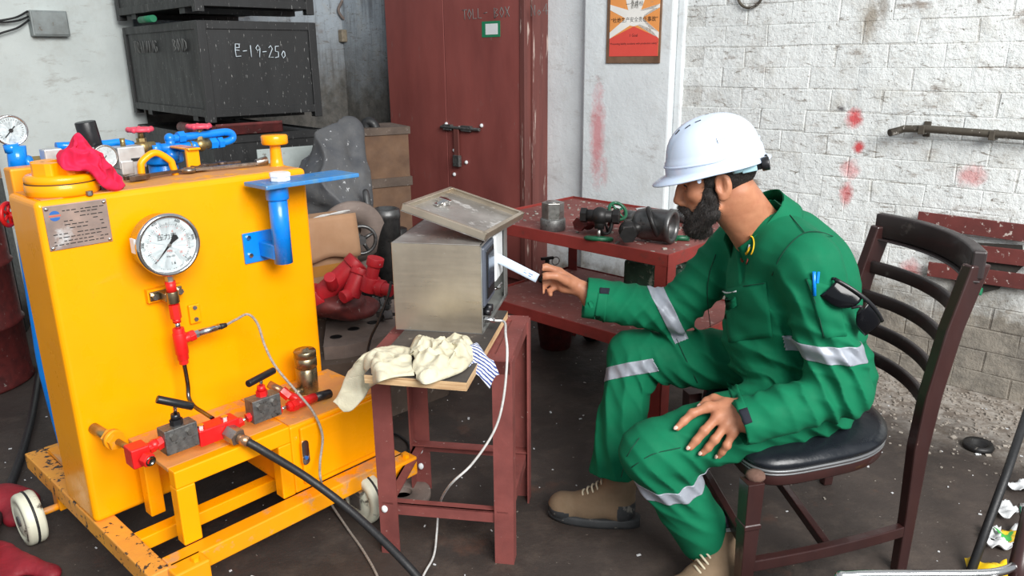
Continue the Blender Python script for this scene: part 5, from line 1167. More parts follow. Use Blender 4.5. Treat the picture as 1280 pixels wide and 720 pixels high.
a = PZ(1274, 706, .46); MB().tube([a+V(-.01, -.03, -.08), a+V(.0, 0, 0), a+V(.05, .06, .10)], .02, 10).build('arm_pad', 'dark_wood', ch2)
# wrappers and paper among the rubble
mat('foil_yellow', (232, 190, 30), .35); mat('foil_green', (70, 160, 60), .35); mat('paper_white', (214, 216, 218), .8, 0, (186, 188, 190), 20, .8); mat('rubble_pale', (160, 152, 142), .9, 0, (120, 112, 104), 20, 1.0)
def wrapper(px, py, s, mtl, label, seed, rot):
    c = PZ(px, py, .012); rr = random.Random(seed); ph = rr.uniform(0, 6)
    f = lambda u, v: Matrix.Translation(c) @ rotz(rot) @ V((u-.5)*s*1.7, (v-.5)*s, .010+.012*math.sin(7*u+ph)*math.cos(5*v+ph)+.006*math.sin(17*u*v+ph))
    return MB().sheet(f, 12, 8, .0012).build('wrapper', mtl, label=label, cat='wrapper', group='crumpled litter by the wall')
t = NT('foil_mixed'); co = t.coord(); n_ = t.noise(co, 16, 2, .5); t.fin(t.mix(t.ramp(n_, .5, .54), t.mix(t.ramp(n_, .40, .44), srgb(60, 160, 70), srgb(236, 196, 40)), srgb(224, 226, 228)), .35)
wrapper(1271, 671, .075, 'foil_mixed', 'crumpled yellow, green and white wrapper among the litter', 3, .3); wrapper(1236, 713, .07, 'foil_yellow', 'crumpled yellow foil wrapper beside the chrome chair', 5, -.2)
wrapper(1258, 640, .06, 'paper_white', 'scrap of white paper above the green and yellow wrapper', 7, .6); wrapper(1239, 668, .05, 'paper_white', 'scrap of white paper beside the black bar', 9, 1.0); wrapper(1247, 682, .045, 'paper_white', 'small pale scrap below the paper by the bar', 12, .1); wrapper(1276, 610, .055, 'paper_white', 'white scrap at the right picture edge', 14, .4)
c = PZ(1222, 560, 0); MB(Matrix.Translation(c)).lathe([(.055, .0), (.06, .012), (.052, .026), (.035, .02), (.03, .004), (.001, .004)], n=18).build('rusty_cup', 'grimy_black', label='crushed dark rusty cup lying on the rubble', cat='cup')
# rubble bank along the wall foot and loose chips
random.seed(33); rb2 = MB()
for k in range(2600):
    u = random.uniform(-2.0, .9); d = abs(random.gauss(0, .33)); P = WF @ V(u, -.03-d, 0)
    if P.x < .9: continue
    s_ = random.uniform(.003, .012)*(1.5 if random.random() < .06 else 1)
    rb2.box((0, 0, s_*.3), (s_*random.uniform(.7, 1.8), s_, s_*random.uniform(.3, .8)), Matrix.Translation(P) @ rotz(random.uniform(0, 6)) @ Matrix.Rotation(random.uniform(-.4, .4), 4, 'X'))
rb2.build('rubble', 'rubble_pale', kind='stuff', label='pale grit and brick chips along the foot of the brick wall', cat='rubble')
fl = MB()
for k in range(420):
    P = V(random.uniform(-2.2, 2.2), random.uniform(1.7, 4.6), 0); s_ = random.uniform(.002, .0065)*(1.8 if random.random() < .06 else 1)
    if (P-W0).dot(WN) < .15: continue
    fl.box((0, 0, s_*.35), (s_*random.uniform(.7, 2.4), s_, s_*.45), Matrix.Translation(P) @ rotz(random.uniform(0, 6)))
fl.build('paint_flakes', 'paper_white', kind='stuff', label='white paint flakes scattered over the dark floor', cat='flakes')
# ================================================================== LEFT EDGE
mat('red_tarp', (150, 26, 40), .6, 0, (110, 16, 30), 8, .8, bump=.4, bscale=16, bdist=.02)
def clump(name, pts, mtl, label, cat, amp=.015, h=.008, sc=30):
    P = [(np.array(a), r) for a, r in pts]; lo = np.min([p-r for p, r in P], 0)-.05; hi = np.max([p+r for p, r in P], 0)+.05; lo[2] = max(lo[2], -.01)
    F = Field(lo, hi, h)
    for i, (p, r) in enumerate(P):
        F.cone(p, P[min(i+1, len(P)-1)][0], r, P[min(i+1, len(P)-1)][1], .03, flat=((0, 0, 1), .5))
    F.warp(lambda x, y, z: amp*np.sin(sc*(x+.6*y)+3*np.sin(sc*.3*z+9*y))+amp*.7*fbm(x, y, z, sc*1.3, 2), band=.08)
    v, q_ = F.mesh(); return vq_obj(name, vq_smooth(v, q_, 1), q_, mtl, None, label, cat)
clump('red_sheet', [(PZ(-30, 625, .03), .07), (PZ(14, 625, .03), .08), (PZ(24, 640, .02), .05)], 'red_tarp', 'dark red plastic sheet on the floor behind the white wheel', 'sheet')
clump('red_bag', [(PZ(-25, 690, .03), .06), (PZ(20, 712, .02), .045), (PZ(62, 716, .01), .02)], 'red_tarp', 'red crumpled bag at the bottom left corner', 'bag')
MB().tube([PY(-20, 700, 1.95), PZ(0, 640, .01), PZ(25, 575, .03), PZ(40, 520, .05), PZ(50, 460, .05), PZ(58, 420, .06)], .016, 10, k=6).build('grey_hose', 'black_rubber', label='black hose curving along the floor left of the yellow rig', cat='hose')
dr_ = thing('red_drum', PZ(-18, 390, 0)+V(0, 0, 0), 0, 'dark red steel drum half out of the picture at the left', 'drum')
c = Vector((-2.75, 3.55, 0))
MB(Matrix.Translation(c)).lathe([(.29, 0), (.30, .01), (.29, .02), (.29, .30), (.302, .31), (.29, .32), (.29, .60), (.302, .61), (.29, .62), (.29, .86), (.30, .88), (.285, .88), (.28, .865), (.001, .865)], n=40).build('drum_body', 'grimy_red', dr_)
yp = thing('striped_post', V(-3.25, 4.35, 0), 0, 'yellow and black painted post at the far left edge', 'post')
c = V(-3.02, 4.35, 0)
for i, (z0, z1, mt_) in enumerate(((0, .9, 'grimy_black'), (.9, 1.22, 'yellow_worn'), (1.22, 1.52, 'grimy_black'), (1.52, 1.95, 'yellow_worn'), (1.95, 2.5, 'grimy_black'))):
    MB(Matrix.Translation(c) @ rotz(.4)).bx(-.09, .09, -.09, .09, z0, z1).build('post_band', mt_, yp, bevel=.006)

# ================================================================== THE MAN
mat('skin', (178, 122, 92), .5, 0, (158, 100, 74), 26, .7, dirt=(150, 92, 68), dscale=90, dlo=.62, dhi=.75, bump=.12, bscale=220, bdist=.002, spec=.4)
mat('coverall_green', (4, 106, 72), .82, 0, (3, 92, 62), 9, .6, bump=.25, bscale=420, bdist=.0015, spec=.25)
mat('reflective_tape', (156, 162, 172), .5, .15, (132, 136, 146), 20, .8, bump=.25, bscale=30)
mat('dark_lining', (16, 18, 22), .9); mat('velcro', (20, 24, 36), .95)
t = NT('hair_black'); co = t.coord(); n_ = t.noise(t.scaleco(co, (240, 240, 70)), 1.0, 4, .7)
t.fin(t.mix(t.ramp(n_, .4, .7), srgb(14, 12, 12), srgb(44, 36, 32)), .6); t.bump(n_, .9, .006)
mat('helmet_white', (206, 222, 244), .22, 0, (198, 214, 240), 3, .5, coat=.4); mat('suspension_blue', (168, 208, 220), .45); mat('eye_white', (110, 92, 84), .8, spec=.1); mat('iris', (22, 14, 12), .6, spec=.2)
mat('nail', (226, 186, 172), .3); mat('lip', (136, 78, 68), .5); mat('sock', (84, 78, 92), .9, 0, (64, 60, 72), 60, .8, bump=.6, bscale=200)
man = thing('person', V(.78, 2.2, 0), 0, 'seated man in green coveralls and white helmet holding a paper strip at the cabinet', 'person')
A = np.array
def un(v): v = np.array(v, float); return v/np.linalg.norm(v)
Ls, Le, Lw = A([.795, 1.985, 1.005]), A([.905, 1.925, .665]), A([.645, 1.90, .588])
Rs, Re, Rw = A([.745, 2.37, .985]), A([.535, 2.42, .728]), A([.268, 2.44, .772])
Lh, Lk, La = A([.90, 2.085, .57]), A([.40, 1.965, .455]), A([.565, 2.0, .175])
Rh, Rk, Ra = A([.90, 2.36, .57]), A([.42, 2.46, .555]), A([.345, 2.345, .205])
G = Field((.16, 1.76, .06), (1.2, 2.64, 1.2), .0048)
G.ell((.955, 2.235, .59), (.165, .205, .14), k=.05)
G.cone((.945, 2.235, .62), (.875, 2.20, .86), .195, .19, .06, flat=((1, 0, .35), .82))
G.ell((.845, 2.19, .93), (.15, .20, .155), k=.06)
G.ell((.80, 2.20, .73), (.15, .18, .18), k=.06); G.ell((.775, 2.175, .90), (.13, .175, .15), k=.06)
G.cone(Ls+A([-.03, .09, .015]), Rs+A([.05, -.09, .02]), .098, .095, .06)
G.cone((.79, 2.18, 1.02), (.72, 2.165, 1.085), .105, .078, .05)
G.cone(Ls, Le, .092, .076, .04); G.cone(Rs, Re, .088, .074, .04)
G.cone(Lh, Lk, .118, .090, .05); G.cone(Lk, La+un(La-Lk)*.08, .088, .082, .03)
G.cone(Rh, Rk, .118, .088, .05); G.cone(Rk, Ra+un(Ra-Rk)*.08, .088, .082, .03)
FOLDS = [  # centre, direction across the folds, amplitude, wavelength, radius
 (Le+A([-.05, -.03, .03]), un([.9, -.2, .55]), .012, .046, .13), (Le+A([-.2, 0, .0]), un([.6, -.3, .8]), .006, .05, .10), ((Ls+Le)/2+A([0, 0, .03]), un([.25, .3, .9]), .007, .06, .11), (Ls+A([-.05, -.02, -.08]), un([.85, .1, .5]), .010, .05, .09),
 (Re, un([.8, 0, .6]), .011, .042, .11), ((Re+Rw)/2, un([.7, 0, -.7]), .007, .048, .13), ((Rs+Re)/2, un([.5, -.1, .85]), .008, .055, .11),
 (Lh+A([-.02, -.05, .05]), un([.75, -.2, .65]), .010, .055, .15), ((Lh+Lk)/2, un([.25, .1, .95]), .007, .055, .20), (Lk+A([.05, -.02, -.05]), un([.7, 0, .7]), .012, .042, .11), ((Lk+La)/2, un([.5, 0, .85]), .008, .06, .12),
 ((Rh+Rk)/2, un([.5, -.3, .8]), .009, .055, .17), (Rk+A([.04, -.05, -.06]), un([.75, -.3, .6]), .011, .042, .10), ((Rk+Ra)/2, un([.95, -.3, .1]), .009, .06, .16), (Ra, un([.9, -.3, .2]), .009, .06, .10),
 (A([.80, 2.02, .70]), un([.3, .1, .95]), .011, .062, .16), (A([.76, 2.06, .90]), un([.8, .3, .45]), .008, .06, .13), (A([.93, 2.0, .53]), un([.6, 0, .8]), .009, .05, .12), (A([1.04, 2.2, .72]), un([.2, .1, .97]), .009, .06, .15), (A([.72, 2.22, .62]), un([.4, .3, .85]), .012, .055, .14)]
def fold(x, y, z):
    out = .004*fbm(x, y, z, 24, 1)
    w = fbm(x, y, z, 14, 12)
    for c, d, a, L, r in FOLDS:
        g = np.exp(-((x-c[0])**2+(y-c[1])**2+(z-c[2])**2)/(r*r))
        ph = 2*np.pi/L*(x*d[0]+y*d[1]+z*d[2])+3.8*w
        out = out+1.05*a*g*(np.abs(np.sin(ph/2))*1.5-.75)
    return out
G2 = Field((.16, 1.76, .06), (1.2, 2.64, 1.2), .0048)
G2.cone(Ls*.3+Le*.7, Le, .077, .076, .03); G2.cone(Le, Lw+un(Lw-Le)*.05, .077, .064, .03); G2.cone(Rs*.3+Re*.7, Re, .075, .074, .03); G2.cone(Re, Rw+un(Rw-Re)*.05, .074, .068, .03)
G.warp(fold, band=.06); G2.warp(fold, band=.06)
# hollow cuffs, hems and neck opening
for (e, w_, r) in ((Le, Lw, .052), (Re, Rw, .054)): d = un(w_-e); G2.cone(w_-d*.01, w_+d*.16, r, r+.01, .001, op='cut')
for e, w_, r in ((Lk, La, .070), (Rk, Ra, .070)): d = un(w_-e); G.cone(w_+d*.02, w_+d*.2, r, r+.01, .001, op='cut')
for e, w_, L in ((Le, Lw, .03), (Re, Rw, .025), (Lk, La, .045), (Rk, Ra, .045)):       # square ends
    d = un(w_-e); c = w_+d*(L+.10)
    Rm = np.array(frame(Vector(c), Vector(d)).to_3x3()); (G2 if L < .04 else G).box(c, (.2, .3, .3), Rm, .002, .001, op='cut')
ND = un([-.62, -.12, .78])
G.cone((.735, 2.165, 1.06), (.66, 2.15, 1.19), .064, .075, .001, op='cut')
G.cone((.66, 2.13, 1.06), (.655, 2.10, .93), .040, .010, .001, op='cut')
G.f = np.minimum(G.f, G2.f)
gv, gq = G.mesh(); gv = vq_smooth(gv, gq, 1, .4)
cov = vq_obj('coverall', gv, gq, 'coverall_green', man)
BV = BVHTree.FromPolygons([Vector(p) for p in gv], gq.tolist())
gn = np.zeros_like(gv); fn_ = np.cross(gv[gq[:, 2]]-gv[gq[:, 0]], gv[gq[:, 3]]-gv[gq[:, 1]])
for k in range(4):
    for i in range(3): gn[:, i] += np.bincount(gq[:, k], fn_[:, i], len(gv))
gn /= np.maximum(np.linalg.norm(gn, axis=1), 1e-9)[:, None]
def band(c, nrm, half, rad, name='reflective_band', mtl='reflective_tape', off=.0022):
    """ring of cloth cut from the coverall between two planes, laid just over it"""
    c = A(c); nrm = un(nrm); rel = gv-c; s_ = rel @ nrm; rr = np.linalg.norm(rel-np.outer(s_, nrm), axis=1)
    ok = (np.abs(s_) < half+.015) & (rr < rad); fs = gq[ok[gq].all(1)]
    ids = np.unique(fs); mp_ = np.full(len(gv), -1); mp_[ids] = np.arange(len(ids)); vv = gv[ids]+gn[ids]*off
    bm = bmesh.new(); vs = [bm.verts.new(p) for p in vv]
    for f in mp_[fs]:
        try: bm.faces.new([vs[i] for i in f])
        except ValueError: pass
    for sgn in (1, -1):
        bmesh.ops.bisect_plane(bm, geom=bm.verts[:]+bm.edges[:]+bm.faces[:], plane_co=c+nrm*half*sgn, plane_no=nrm*sgn, clear_outer=True)
    for f in bm.faces: f.smooth = True
    base = WM[man.name]; me = bpy.data.meshes.new(name); bmesh.ops.transform(bm, matrix=base.inverted(), verts=bm.verts); bm.to_mesh(me); bm.free()
    o = link(name, me, mtl, man, base); sd = o.modifiers.new('thick', 'SOLIDIFY'); sd.thickness = .003; sd.offset = -1; return o
band(Ls*.33+Le*.67, un(Le-Ls)+A([-.30, .05, .0]), .024, .13)
band(Re*.90+Rw*.10+A([.01, 0, 0]), un(Rw-Re)+A([-.15, 0, -.75]), .023, .115)
band(Lk*.66+La*.34, un(La-Lk)+A([-.35, 0, .0]), .022, .125)
band(Rk*.86+Ra*.14, un(Ra-Rk)+A([.35, -.2, 0]), .022, .125)
def hit(px, py):
    d = ray(px, py).normalized(); h = BV.ray_cast(CAM, d); return h
def patch(name, quad, mtl, nu=12, nv=10, off=.003, th=.003, parent=man):
    """piece of cloth sewn on where the quad (picture corners tl, tr, br, bl) falls on the coverall"""
    a, b, c, d = [Vector((p[0], p[1], 0)) for p in quad]
    def fn(u, v):
        p = a.lerp(b, u).lerp(d.lerp(c, u), v); h = hit(p.x, p.y)
        if h[0] is None: h = BV.find_nearest(PY(p.x, p.y, 2.1))
        return h[0]+h[1]*off
    return MB().sheet(fn, nu, nv, -th).build(name, mtl, parent)
patch('sleeve_pocket', ((1008, 348), (1046, 360), (1058, 420), (1030, 422)), 'coverall_green', off=.004)
patch('chest_pocket', ((902, 362), (958, 352), (966, 420), (912, 428)), 'coverall_green', off=.004)
patch('cuff_tab', ((908, 478), (922, 482), (934, 512), (921, 516)), 'coverall_green', 6, 8); patch('velcro_tab', ((921, 514), (934, 510), (940, 528), (929, 532)), 'velcro', 5, 5, .0045)
patch('cuff_tab', ((748, 366), (760, 366), (756, 402), (742, 402)), 'coverall_green', 6, 8); patch('velcro_tab', ((750, 360), (762, 361), (761, 368), (749, 367)), 'velcro', 5, 4, .0045)
# embroidered badge on the chest
mat('thread_yellow', (226, 182, 30), .8); mat('thread_red', (150, 50, 44), .8); mat('thread_white', (206, 214, 216), .8)
def stitch(pts, r, mtl, nm):
    P = []
    for px, py in pts:
        h = hit(px, py); P.append(h[0]+h[1]*.003 if h[0] is not None else PY(px, py, 2.0))
    return MB().tube(P, r, 6, k=3).build(nm, mtl, man)
mat('seam_dark', (2, 62, 44), .9)
for pts in ([(968, 250), (980, 262), (994, 278), (1006, 292)], [(1040, 296), (1024, 291), (1006, 292), (990, 304), (976, 322), (966, 344)], [(1008, 348), (1020, 380), (1030, 420)], [(902, 362), (930, 358), (958, 353)], [(895, 318), (886, 345), (884, 375), (888, 410)], [(800, 548), (785, 570), (776, 596)], [(850, 560), (815, 568), (790, 584)], [(845, 424), (858, 450), (872, 478)]):
    stitch(pts, .0013, 'seam_dark', 'seam')
stitch([(903, 363), (910, 366), (922, 364)], .0028, 'thread_white', 'pocket_opening')
bc = (936, 309)
stitch([(bc[0]+9*math.sin(a)*.8+2.2*math.cos(a), bc[1]-14*math.cos(a)) for a in np.linspace(-2.3, 2.3, 14)], .0022, 'thread_yellow', 'badge_ring')
stitch([(934, 318), (932, 309), (936, 303), (938, 310), (934, 318)], .003, 'thread_yellow', 'badge_emblem'); stitch([(936, 315), (938, 306)], .0025, 'thread_white', 'badge_flame')
stitch([(926, 323), (928, 328), (931, 323), (932, 329), (936, 324), (934, 330)], .0016, 'thread_red', 'badge_lettering')
h = hit(1016, 346); pen = MB()
if h[0] is not None:
    p = h[0]+h[1]*.010; pen.cyl(p+V(.006, 0, -.05), p+V(-.002, 0, .014), .0045, n=10).box(p+V(.008, -.004, .0), (.006, .004, .03))
pen.build('pen', 'blue_enamel', label='blue pen clipped in the man\'s sleeve pocket', cat='pen')
# collar
Cn = A([.725, 2.163, 1.078]); ax = un([-.60, -.10, .79]); back = un(A([.9, .12, .45])-ax*(A([.9, .12, .45]) @ ax)); side = np.cross(ax, back)
def col_(u, v):
    th = (u-.5)*2*2.55; w = abs(th)/2.55; s = v
    rad = .080+.030*s*s+.010*(1-s); hgt = .058-.070*s*s-.020*w-.012*w*s; rad *= (1-.10*w)
    p = Cn+back*rad*math.cos(th)*1.02+side*rad*math.sin(th)*1.08+ax*hgt+A([-.02, 0, -.055])*max(0, w-.55)*1.6
    return Vector(p)
MB().sheet(col_, 40, 10, .0035).build('collar', 'coverall_green', man)
# ---------------------------------------------------------------- head frame
HS = .0108
hf = un([-.95, .21, -.235]); hl = un(np.cross(A([0, 0, 1.]), hf)); hu = np.cross(hf, hl)
HC_ = A(PY(898, 226, 2.115))
def hp(x, y, z): return HC_+HS*(hf*x+hl*y+hu*z)
HRm = np.stack([hf, hl, hu], 1)
B = Field((.10, 1.80, .04), (1.10, 2.56, 1.44), .0036)
def hell(c, r, k=.012, op='add'): B.ell(hp(*c), A(r)*HS, HRm, k, op)
def hcone(a, b, r1, r2, k=.012, op='add', flat=None): B.cone(hp(*a), hp(*b), r1*HS, r2*HS, k, op=op, flat=flat)
# torso and limbs under the cloth (slimmer than the cloth), one continuous body
B.ell((.955, 2.235, .60), (.12, .165, .10), k=.05); B.cone((.95, 2.235, .62), (.89, 2.19, .92), .13, .14, .05, flat=((1, 0, .35), .8))
B.cone(Ls+A([-.01, .06, .0]), Rs+A([.03, -.06, 0]), .065, .065, .05)
B.cone(Ls, Le, .055, .045, .03); B.cone(Le, Lw, .044, .033, .02); B.cone(Rs, Re, .055, .045, .03); B.cone(Re, Rw, .044, .033, .02)
for h_, k_, a_ in ((Lh, Lk, La), (Rh, Rk, Ra)): B.cone(h_, k_, .08, .055, .03); B.cone(k_, a_-A([0, 0, .07]), .055, .04, .02)
B.cone((.79, 2.18, .98), (.72, 2.165, 1.05), .075, .066, .05)
B.cone(hp(-3.4, 0, -3.5), (.725, 2.165, 1.06), .058, .064, .03); B.cone(hp(-.5, 0, -6.5), (.70, 2.155, 1.04), .045, .05, .03)
# skull, face, jaw
hell((-.6, 0, 4.6), (9.6, 7.5, 8.6)); hell((4.2, 0, -1.5), (4.9, 6.1, 7.2), .02); hell((5.8, 0, -6.8), (3.5, 4.6, 4.4), .015); hcone((2.2, 5.0, -6.2), (7.0, 1.8, -9.8), 1.6, 1.8, .012); hcone((2.2, -5.0, -6.2), (7.0, -1.8, -9.8), 1.6, 1.8, .012)
hcone((8.0, 2.8, 2.5), (8.5, -2.8, 2.5), 1.1, 1.1, .012)
for s in (1, -1):
    hell((6.2, 4.2*s, -1.4), (2.2, 1.9, 2.0), .012); hell((8.6, 3.1*s, .55), (1.25, 1.7, 1.05), .004, 'cut')
    hcone((7.9, 1.9*s, 1.0), (7.2, 4.5*s, .8), .75, .65, .006); hcone((7.6, 2.1*s, -.15), (7.0, 4.2*s, -.05), .55, .5, .006)
    # ear: dished shell with rim and lobe
    hell((-.9, 7.2*s, -.4), (2.1, .95, 3.5), .006); hell((-.5, 8.3*s, .1), (1.35, 1.25, 2.3), .002, 'cut'); hcone((-1.4, 7.3*s, 1.2), (-1.2, 7.4*s, -1.6), .32, .3, .003); hell((-.2, 7.1*s, -3.1), (1.1, .7, 1.1), .006); hcone((.8, 7.2*s, -.9), (.6, 7.4*s, -1.4), .5, .45, .004)
    hell((10.15, 1.15*s, -3.55), (1.0, .75, .75), .006)
hcone((8.9, 0, 1.6), (10.9, 0, -2.6), .72, 1.0, .009); hell((11.0, 0, -2.95), (1.05, 1.0, .95), .007); hell((9.5, 0, -1.5), (1.5, 1.0, 2.6), .012); hell((9.2, 0, -3.9), (1.3, 1.5, 1.6), .01)
hcone((9.1, 1.4, -5.9), (9.1, -1.4, -5.9), .62, .62, .006); hcone((8.9, 1.3, -7.0), (8.9, -1.3, -7.0), .68, .68, .006); hell((8.1, 0, -9.6), (1.6, 2.2, 1.6), .012)
# right hand (far side) pinching the paper
def Y3(px, py, Y): return A(PY(px, py, Y))
HAND_Y = 2.45
rw = Y3(727, 361, 2.447)
B.cone(Rw, rw, .034, .026, .02, flat=((0, 0, 1), .95)); B.cone(rw, Y3(700, 347, 2.458), .026, .031, .012, flat=((0, 1, .2), .62)); B.cone(rw, Y3(705, 357, 2.455), .023, .026, .012, flat=((0, 1, 0), .7)); B.cone(Y3(716, 355, 2.44), Y3(704, 350, 2.428), .019, .016, .012)
def finger(js, k=.006):
    for (a, r1), (b, r2) in zip(js[:-1], js[1:]): B.cone(a, b, r1, r2, k)
RHAND = [
 [(Y3(708, 351, 2.425), .0155), (Y3(695, 345, 2.412), .0135), (Y3(683, 345, 2.404), .0120), (Y3(672, 349, 2.406), .0095)],
 [(Y3(699, 339, 2.462), .0135), (Y3(683, 334, 2.462), .0122), (Y3(672, 336, 2.45), .0108), (Y3(665, 340, 2.437), .0092)],
 [(Y3(698, 345, 2.468), .0135), (Y3(681, 345, 2.468), .0120), (Y3(672, 352, 2.45), .0105), (Y3(669, 358, 2.428), .0090)],
 [(Y3(699, 352, 2.468), .0130), (Y3(686, 352, 2.466), .0115), (Y3(678, 359, 2.448), .0100), (Y3(678, 365, 2.426), .0086)],
 [(Y3(703, 358, 2.464), .0118), (Y3(693, 359, 2.46), .0102), (Y3(687, 364, 2.446), .0090), (Y3(688, 368, 2.43), .0078)]]
for f_ in RHAND: finger(f_)
# left hand resting on the near thigh: joints found on the cloth of the thigh
def thigh(px, py, lift):
    d = A(ray(px, py).normalized()); p = A(CAM); ba = Lk-Lh
    for _ in range(80):
        t_ = np.clip((p-Lh) @ ba/(ba @ ba), 0, 1); c = Lh+ba*t_; s_ = np.linalg.norm(p-c)-(.120-.027*t_)
        p = p+d*s_
        if s_ < 1e-4: break
    h = BV.find_nearest(Vector(p)); n = un(p-c); return p+n*lift, n
def lj(px, py, lift): return thigh(px, py, lift)[0]
LHAND = []
for (js, rs) in ((((884, 517), (865, 524), (854, 531), (846, 537)), (.0135, .0122, .0110, .0092)), (((894, 526), (877, 541), (868, 551), (861, 559)), (.0138, .0125, .0112, .0094)),
                 (((903, 533), (889, 549), (882, 558), (876, 565)), (.0132, .0120, .0106, .0090)), (((911, 540), (903, 554), (899, 562), (896, 568)), (.0118, .0104, .0094, .0080))):
    LHAND.append([(lj(*js[0], .030), rs[0]), (lj(*js[1], .026), rs[1]), (lj(*js[2], .017), rs[2]), (lj(*js[3], .010), rs[3])])
LHAND.append([(lj(906, 512, .030), .0150), (lj(893, 506, .024), .0135), (lj(884, 507, .016), .0118), (lj(876, 511, .010), .0095)])
lw = lj(925, 516, .045)
for f_ in LHAND: finger(f_)
lwp = Lw*.55+lw*.45
B.cone(Lw, lw, .032, .027, .015)
for f_ in LHAND[:4]: B.cone(lw, f_[0][0], .020, f_[0][1]+.0015, .012)
B.cone(lw, LHAND[4][0][0], .02, .015, .012)
for f_ in LHAND[:4]: B.ell(f_[0][0]+A([0, -.002, .004]), (.0115, .0115, .0115), k=.006); B.ell(f_[1][0]+A([0, -.001, .002]), (.0125, .0125, .0125), k=.004)
B.warp(lambda x, y, z: .0008*fbm(x, y, z, 160, 4), band=.02)
bv_, bq_ = B.mesh(); bv_ = vq_smooth(bv_, bq_, 1, .35)
body = vq_obj('body', bv_, bq_, 'skin', man)
# finger nails
for f_ in LHAND[:4]+[LHAND[4]]:
    a_, b_ = Vector(f_[2][0]), Vector(f_[3][0]); d = (b_-a_).normalized(); n = (CAM-b_).normalized(); n = (n*.6+V(0, 0, .8)).normalized(); n = (n-d*n.dot(d)).normalized()
    MB(frame(b_+n*f_[3][1]*.78+d*f_[3][1]*.35, d, n)).sphere((0, 0, 0), .0075, (1.05, .8, .35), 10, 6).build('finger_nail', 'nail', man)
# eyes, brows
for s in (1, -1):
    c = Vector(hp(6.95, 3.1*s, .4)); eye = MB(frame(c, hf, hu)).sphere((0, 0, 0), 1.12*HS, n=16, m=10).build('eye', 'eye_white', man)
    MB(frame(c, un(hf*.9-hu*.35), hu)).sphere((.62*HS, 0, 0), .66*HS, (.9, 1, 1), 12, 8).build('iris', 'iris', eye)
    MB().tube([Vector(hp(9.0, 1.2*s, 2.5)), Vector(hp(8.9, 2.4*s, 3.0)), Vector(hp(8.0, 4.2*s, 3.0)), Vector(hp(7.0, 5.2*s, 2.3))], [.42*HS, .22*HS], 8, k=5).build('eyebrow', 'hair_black', man)
    MB().tube([Vector(hp(8.35, 1.9*s, .75)), Vector(hp(8.4, 3.0*s, 1.15)), Vector(hp(7.6, 4.5*s, .7))], .28*HS, 6, k=4).build('eyelash', 'hair_black', man)
# beard and hair: shells grown over the head
def shell(name, adds, cuts, amp, seed, strands=0, sdir=(0, 0, -1)):
    H = Field(hp(0, 0, 0)-.21, hp(0, 0, 0)+.21, .0032)
    for kind, a, b, r1, r2 in adds:
        if kind == 'c': H.cone(hp(*a), hp(*b), r1*HS, r2*HS, .010)
        else: H.ell(hp(*a), A(b)*HS, HRm, .012)
    for kind, a, b in cuts: (H.ell(hp(*a), A(b)*HS, HRm, .001, 'cut') if kind == 'e' else H.box(hp(*a), A(b)*HS, HRm, .002, .001, 'cut'))
    H.warp(lambda x, y, z: amp*fbm(x, y, z, 190, seed)+amp*.8*fbm(x, y, z*.4, 420, seed+1), band=.03)
    v, q_ = H.mesh(); o = vq_obj(name, v, q_, 'hair_black', man)
    if strands:
        rr = np.random.RandomState(seed); m_ = MB(); fi = rr.choice(len(q_), strands)
        for i in fi:
            p = Vector(v[q_[i]].mean(0)); n = Vector(np.cross(v[q_[i][2]]-v[q_[i][0]], v[q_[i][3]]-v[q_[i][1]])).normalized()
            d = (n*.7+Vector(sdir)*.9+Vector(rr.normal(size=3)*.35)).normalized(); s_ = d.orthogonal().normalized()*.0007; L = rr.uniform(.006, .014)
            m_.add([p-s_, p+s_, p+d.cross(s_).normalized()*.0007, p+d*L], [(0, 1, 3), (1, 2, 3), (2, 0, 3)])
        m_.build(name+'_strands', 'hair_black', o, kind='stuff', fix=False)
    return o
ad = []
for s in (1, -1):
    ad += [('c', (2.6, 5.85*s, 2.0), (2.6, 5.7*s, -3.0), 1.0, 1.3), ('c', (3.9, 5.3*s, -1.5), (4.3, 5.0*s, -4.0), 1.0, 1.4), ('c', (2.3, 5.6*s, -3.0), (3.0, 4.9*s, -7.0), 1.6, 2.1), ('c', (3.2, 5.2*s, -7.2), (7.4, 2.6*s, -10.6), 2.0, 2.5), ('c', (4.6, 5.3*s, -5.2), (7.4, 3.6*s, -8.0), 1.5, 1.9), ('c', (10.3, .3*s, -4.95), (9.0, 2.9*s, -6.0), .85, .95), ('c', (9.0, 2.9*s, -6.0), (8.4, 2.9*s, -8.8), .95, 1.3)]
ad += [('e', (7.6, 0, -10.8), (3.3, 3.8, 3.0), 0, 0), ('e', (6.2, 0, -12.4), (2.6, 3.0, 1.8), 0, 0)]
shell('beard', ad, [('e', (9.6, 0, -6.4), (1.3, 1.6, .9))], .0022, 3, 2600, tuple(-hu*.8+hf*.5))
shell('hair', [('e', (-.7, 0, 4.4), (9.95, 7.85, 8.9), 0, 0), ('c', (2.4, 6.0, 4.0), (2.4, 6.25, 0.5), 1.2, .9), ('c', (2.4, -6.0, 4.0), (2.4, -6.25, 0.5), 1.2, .9)],
      [('b', (10.5, 0, 4), (14.0, 20, 20)), ('b', (0, 0, -8.9), (30, 20, 10.5)), ('e', (-.6, 9.2, -.6), (2.6, 3.2, 3.9)), ('e', (-.6, -9.2, -.6), (2.6, 3.2, 3.9)), ('b', (2, 0, 10), (30, 30, 6))], .0012, 8, 0)
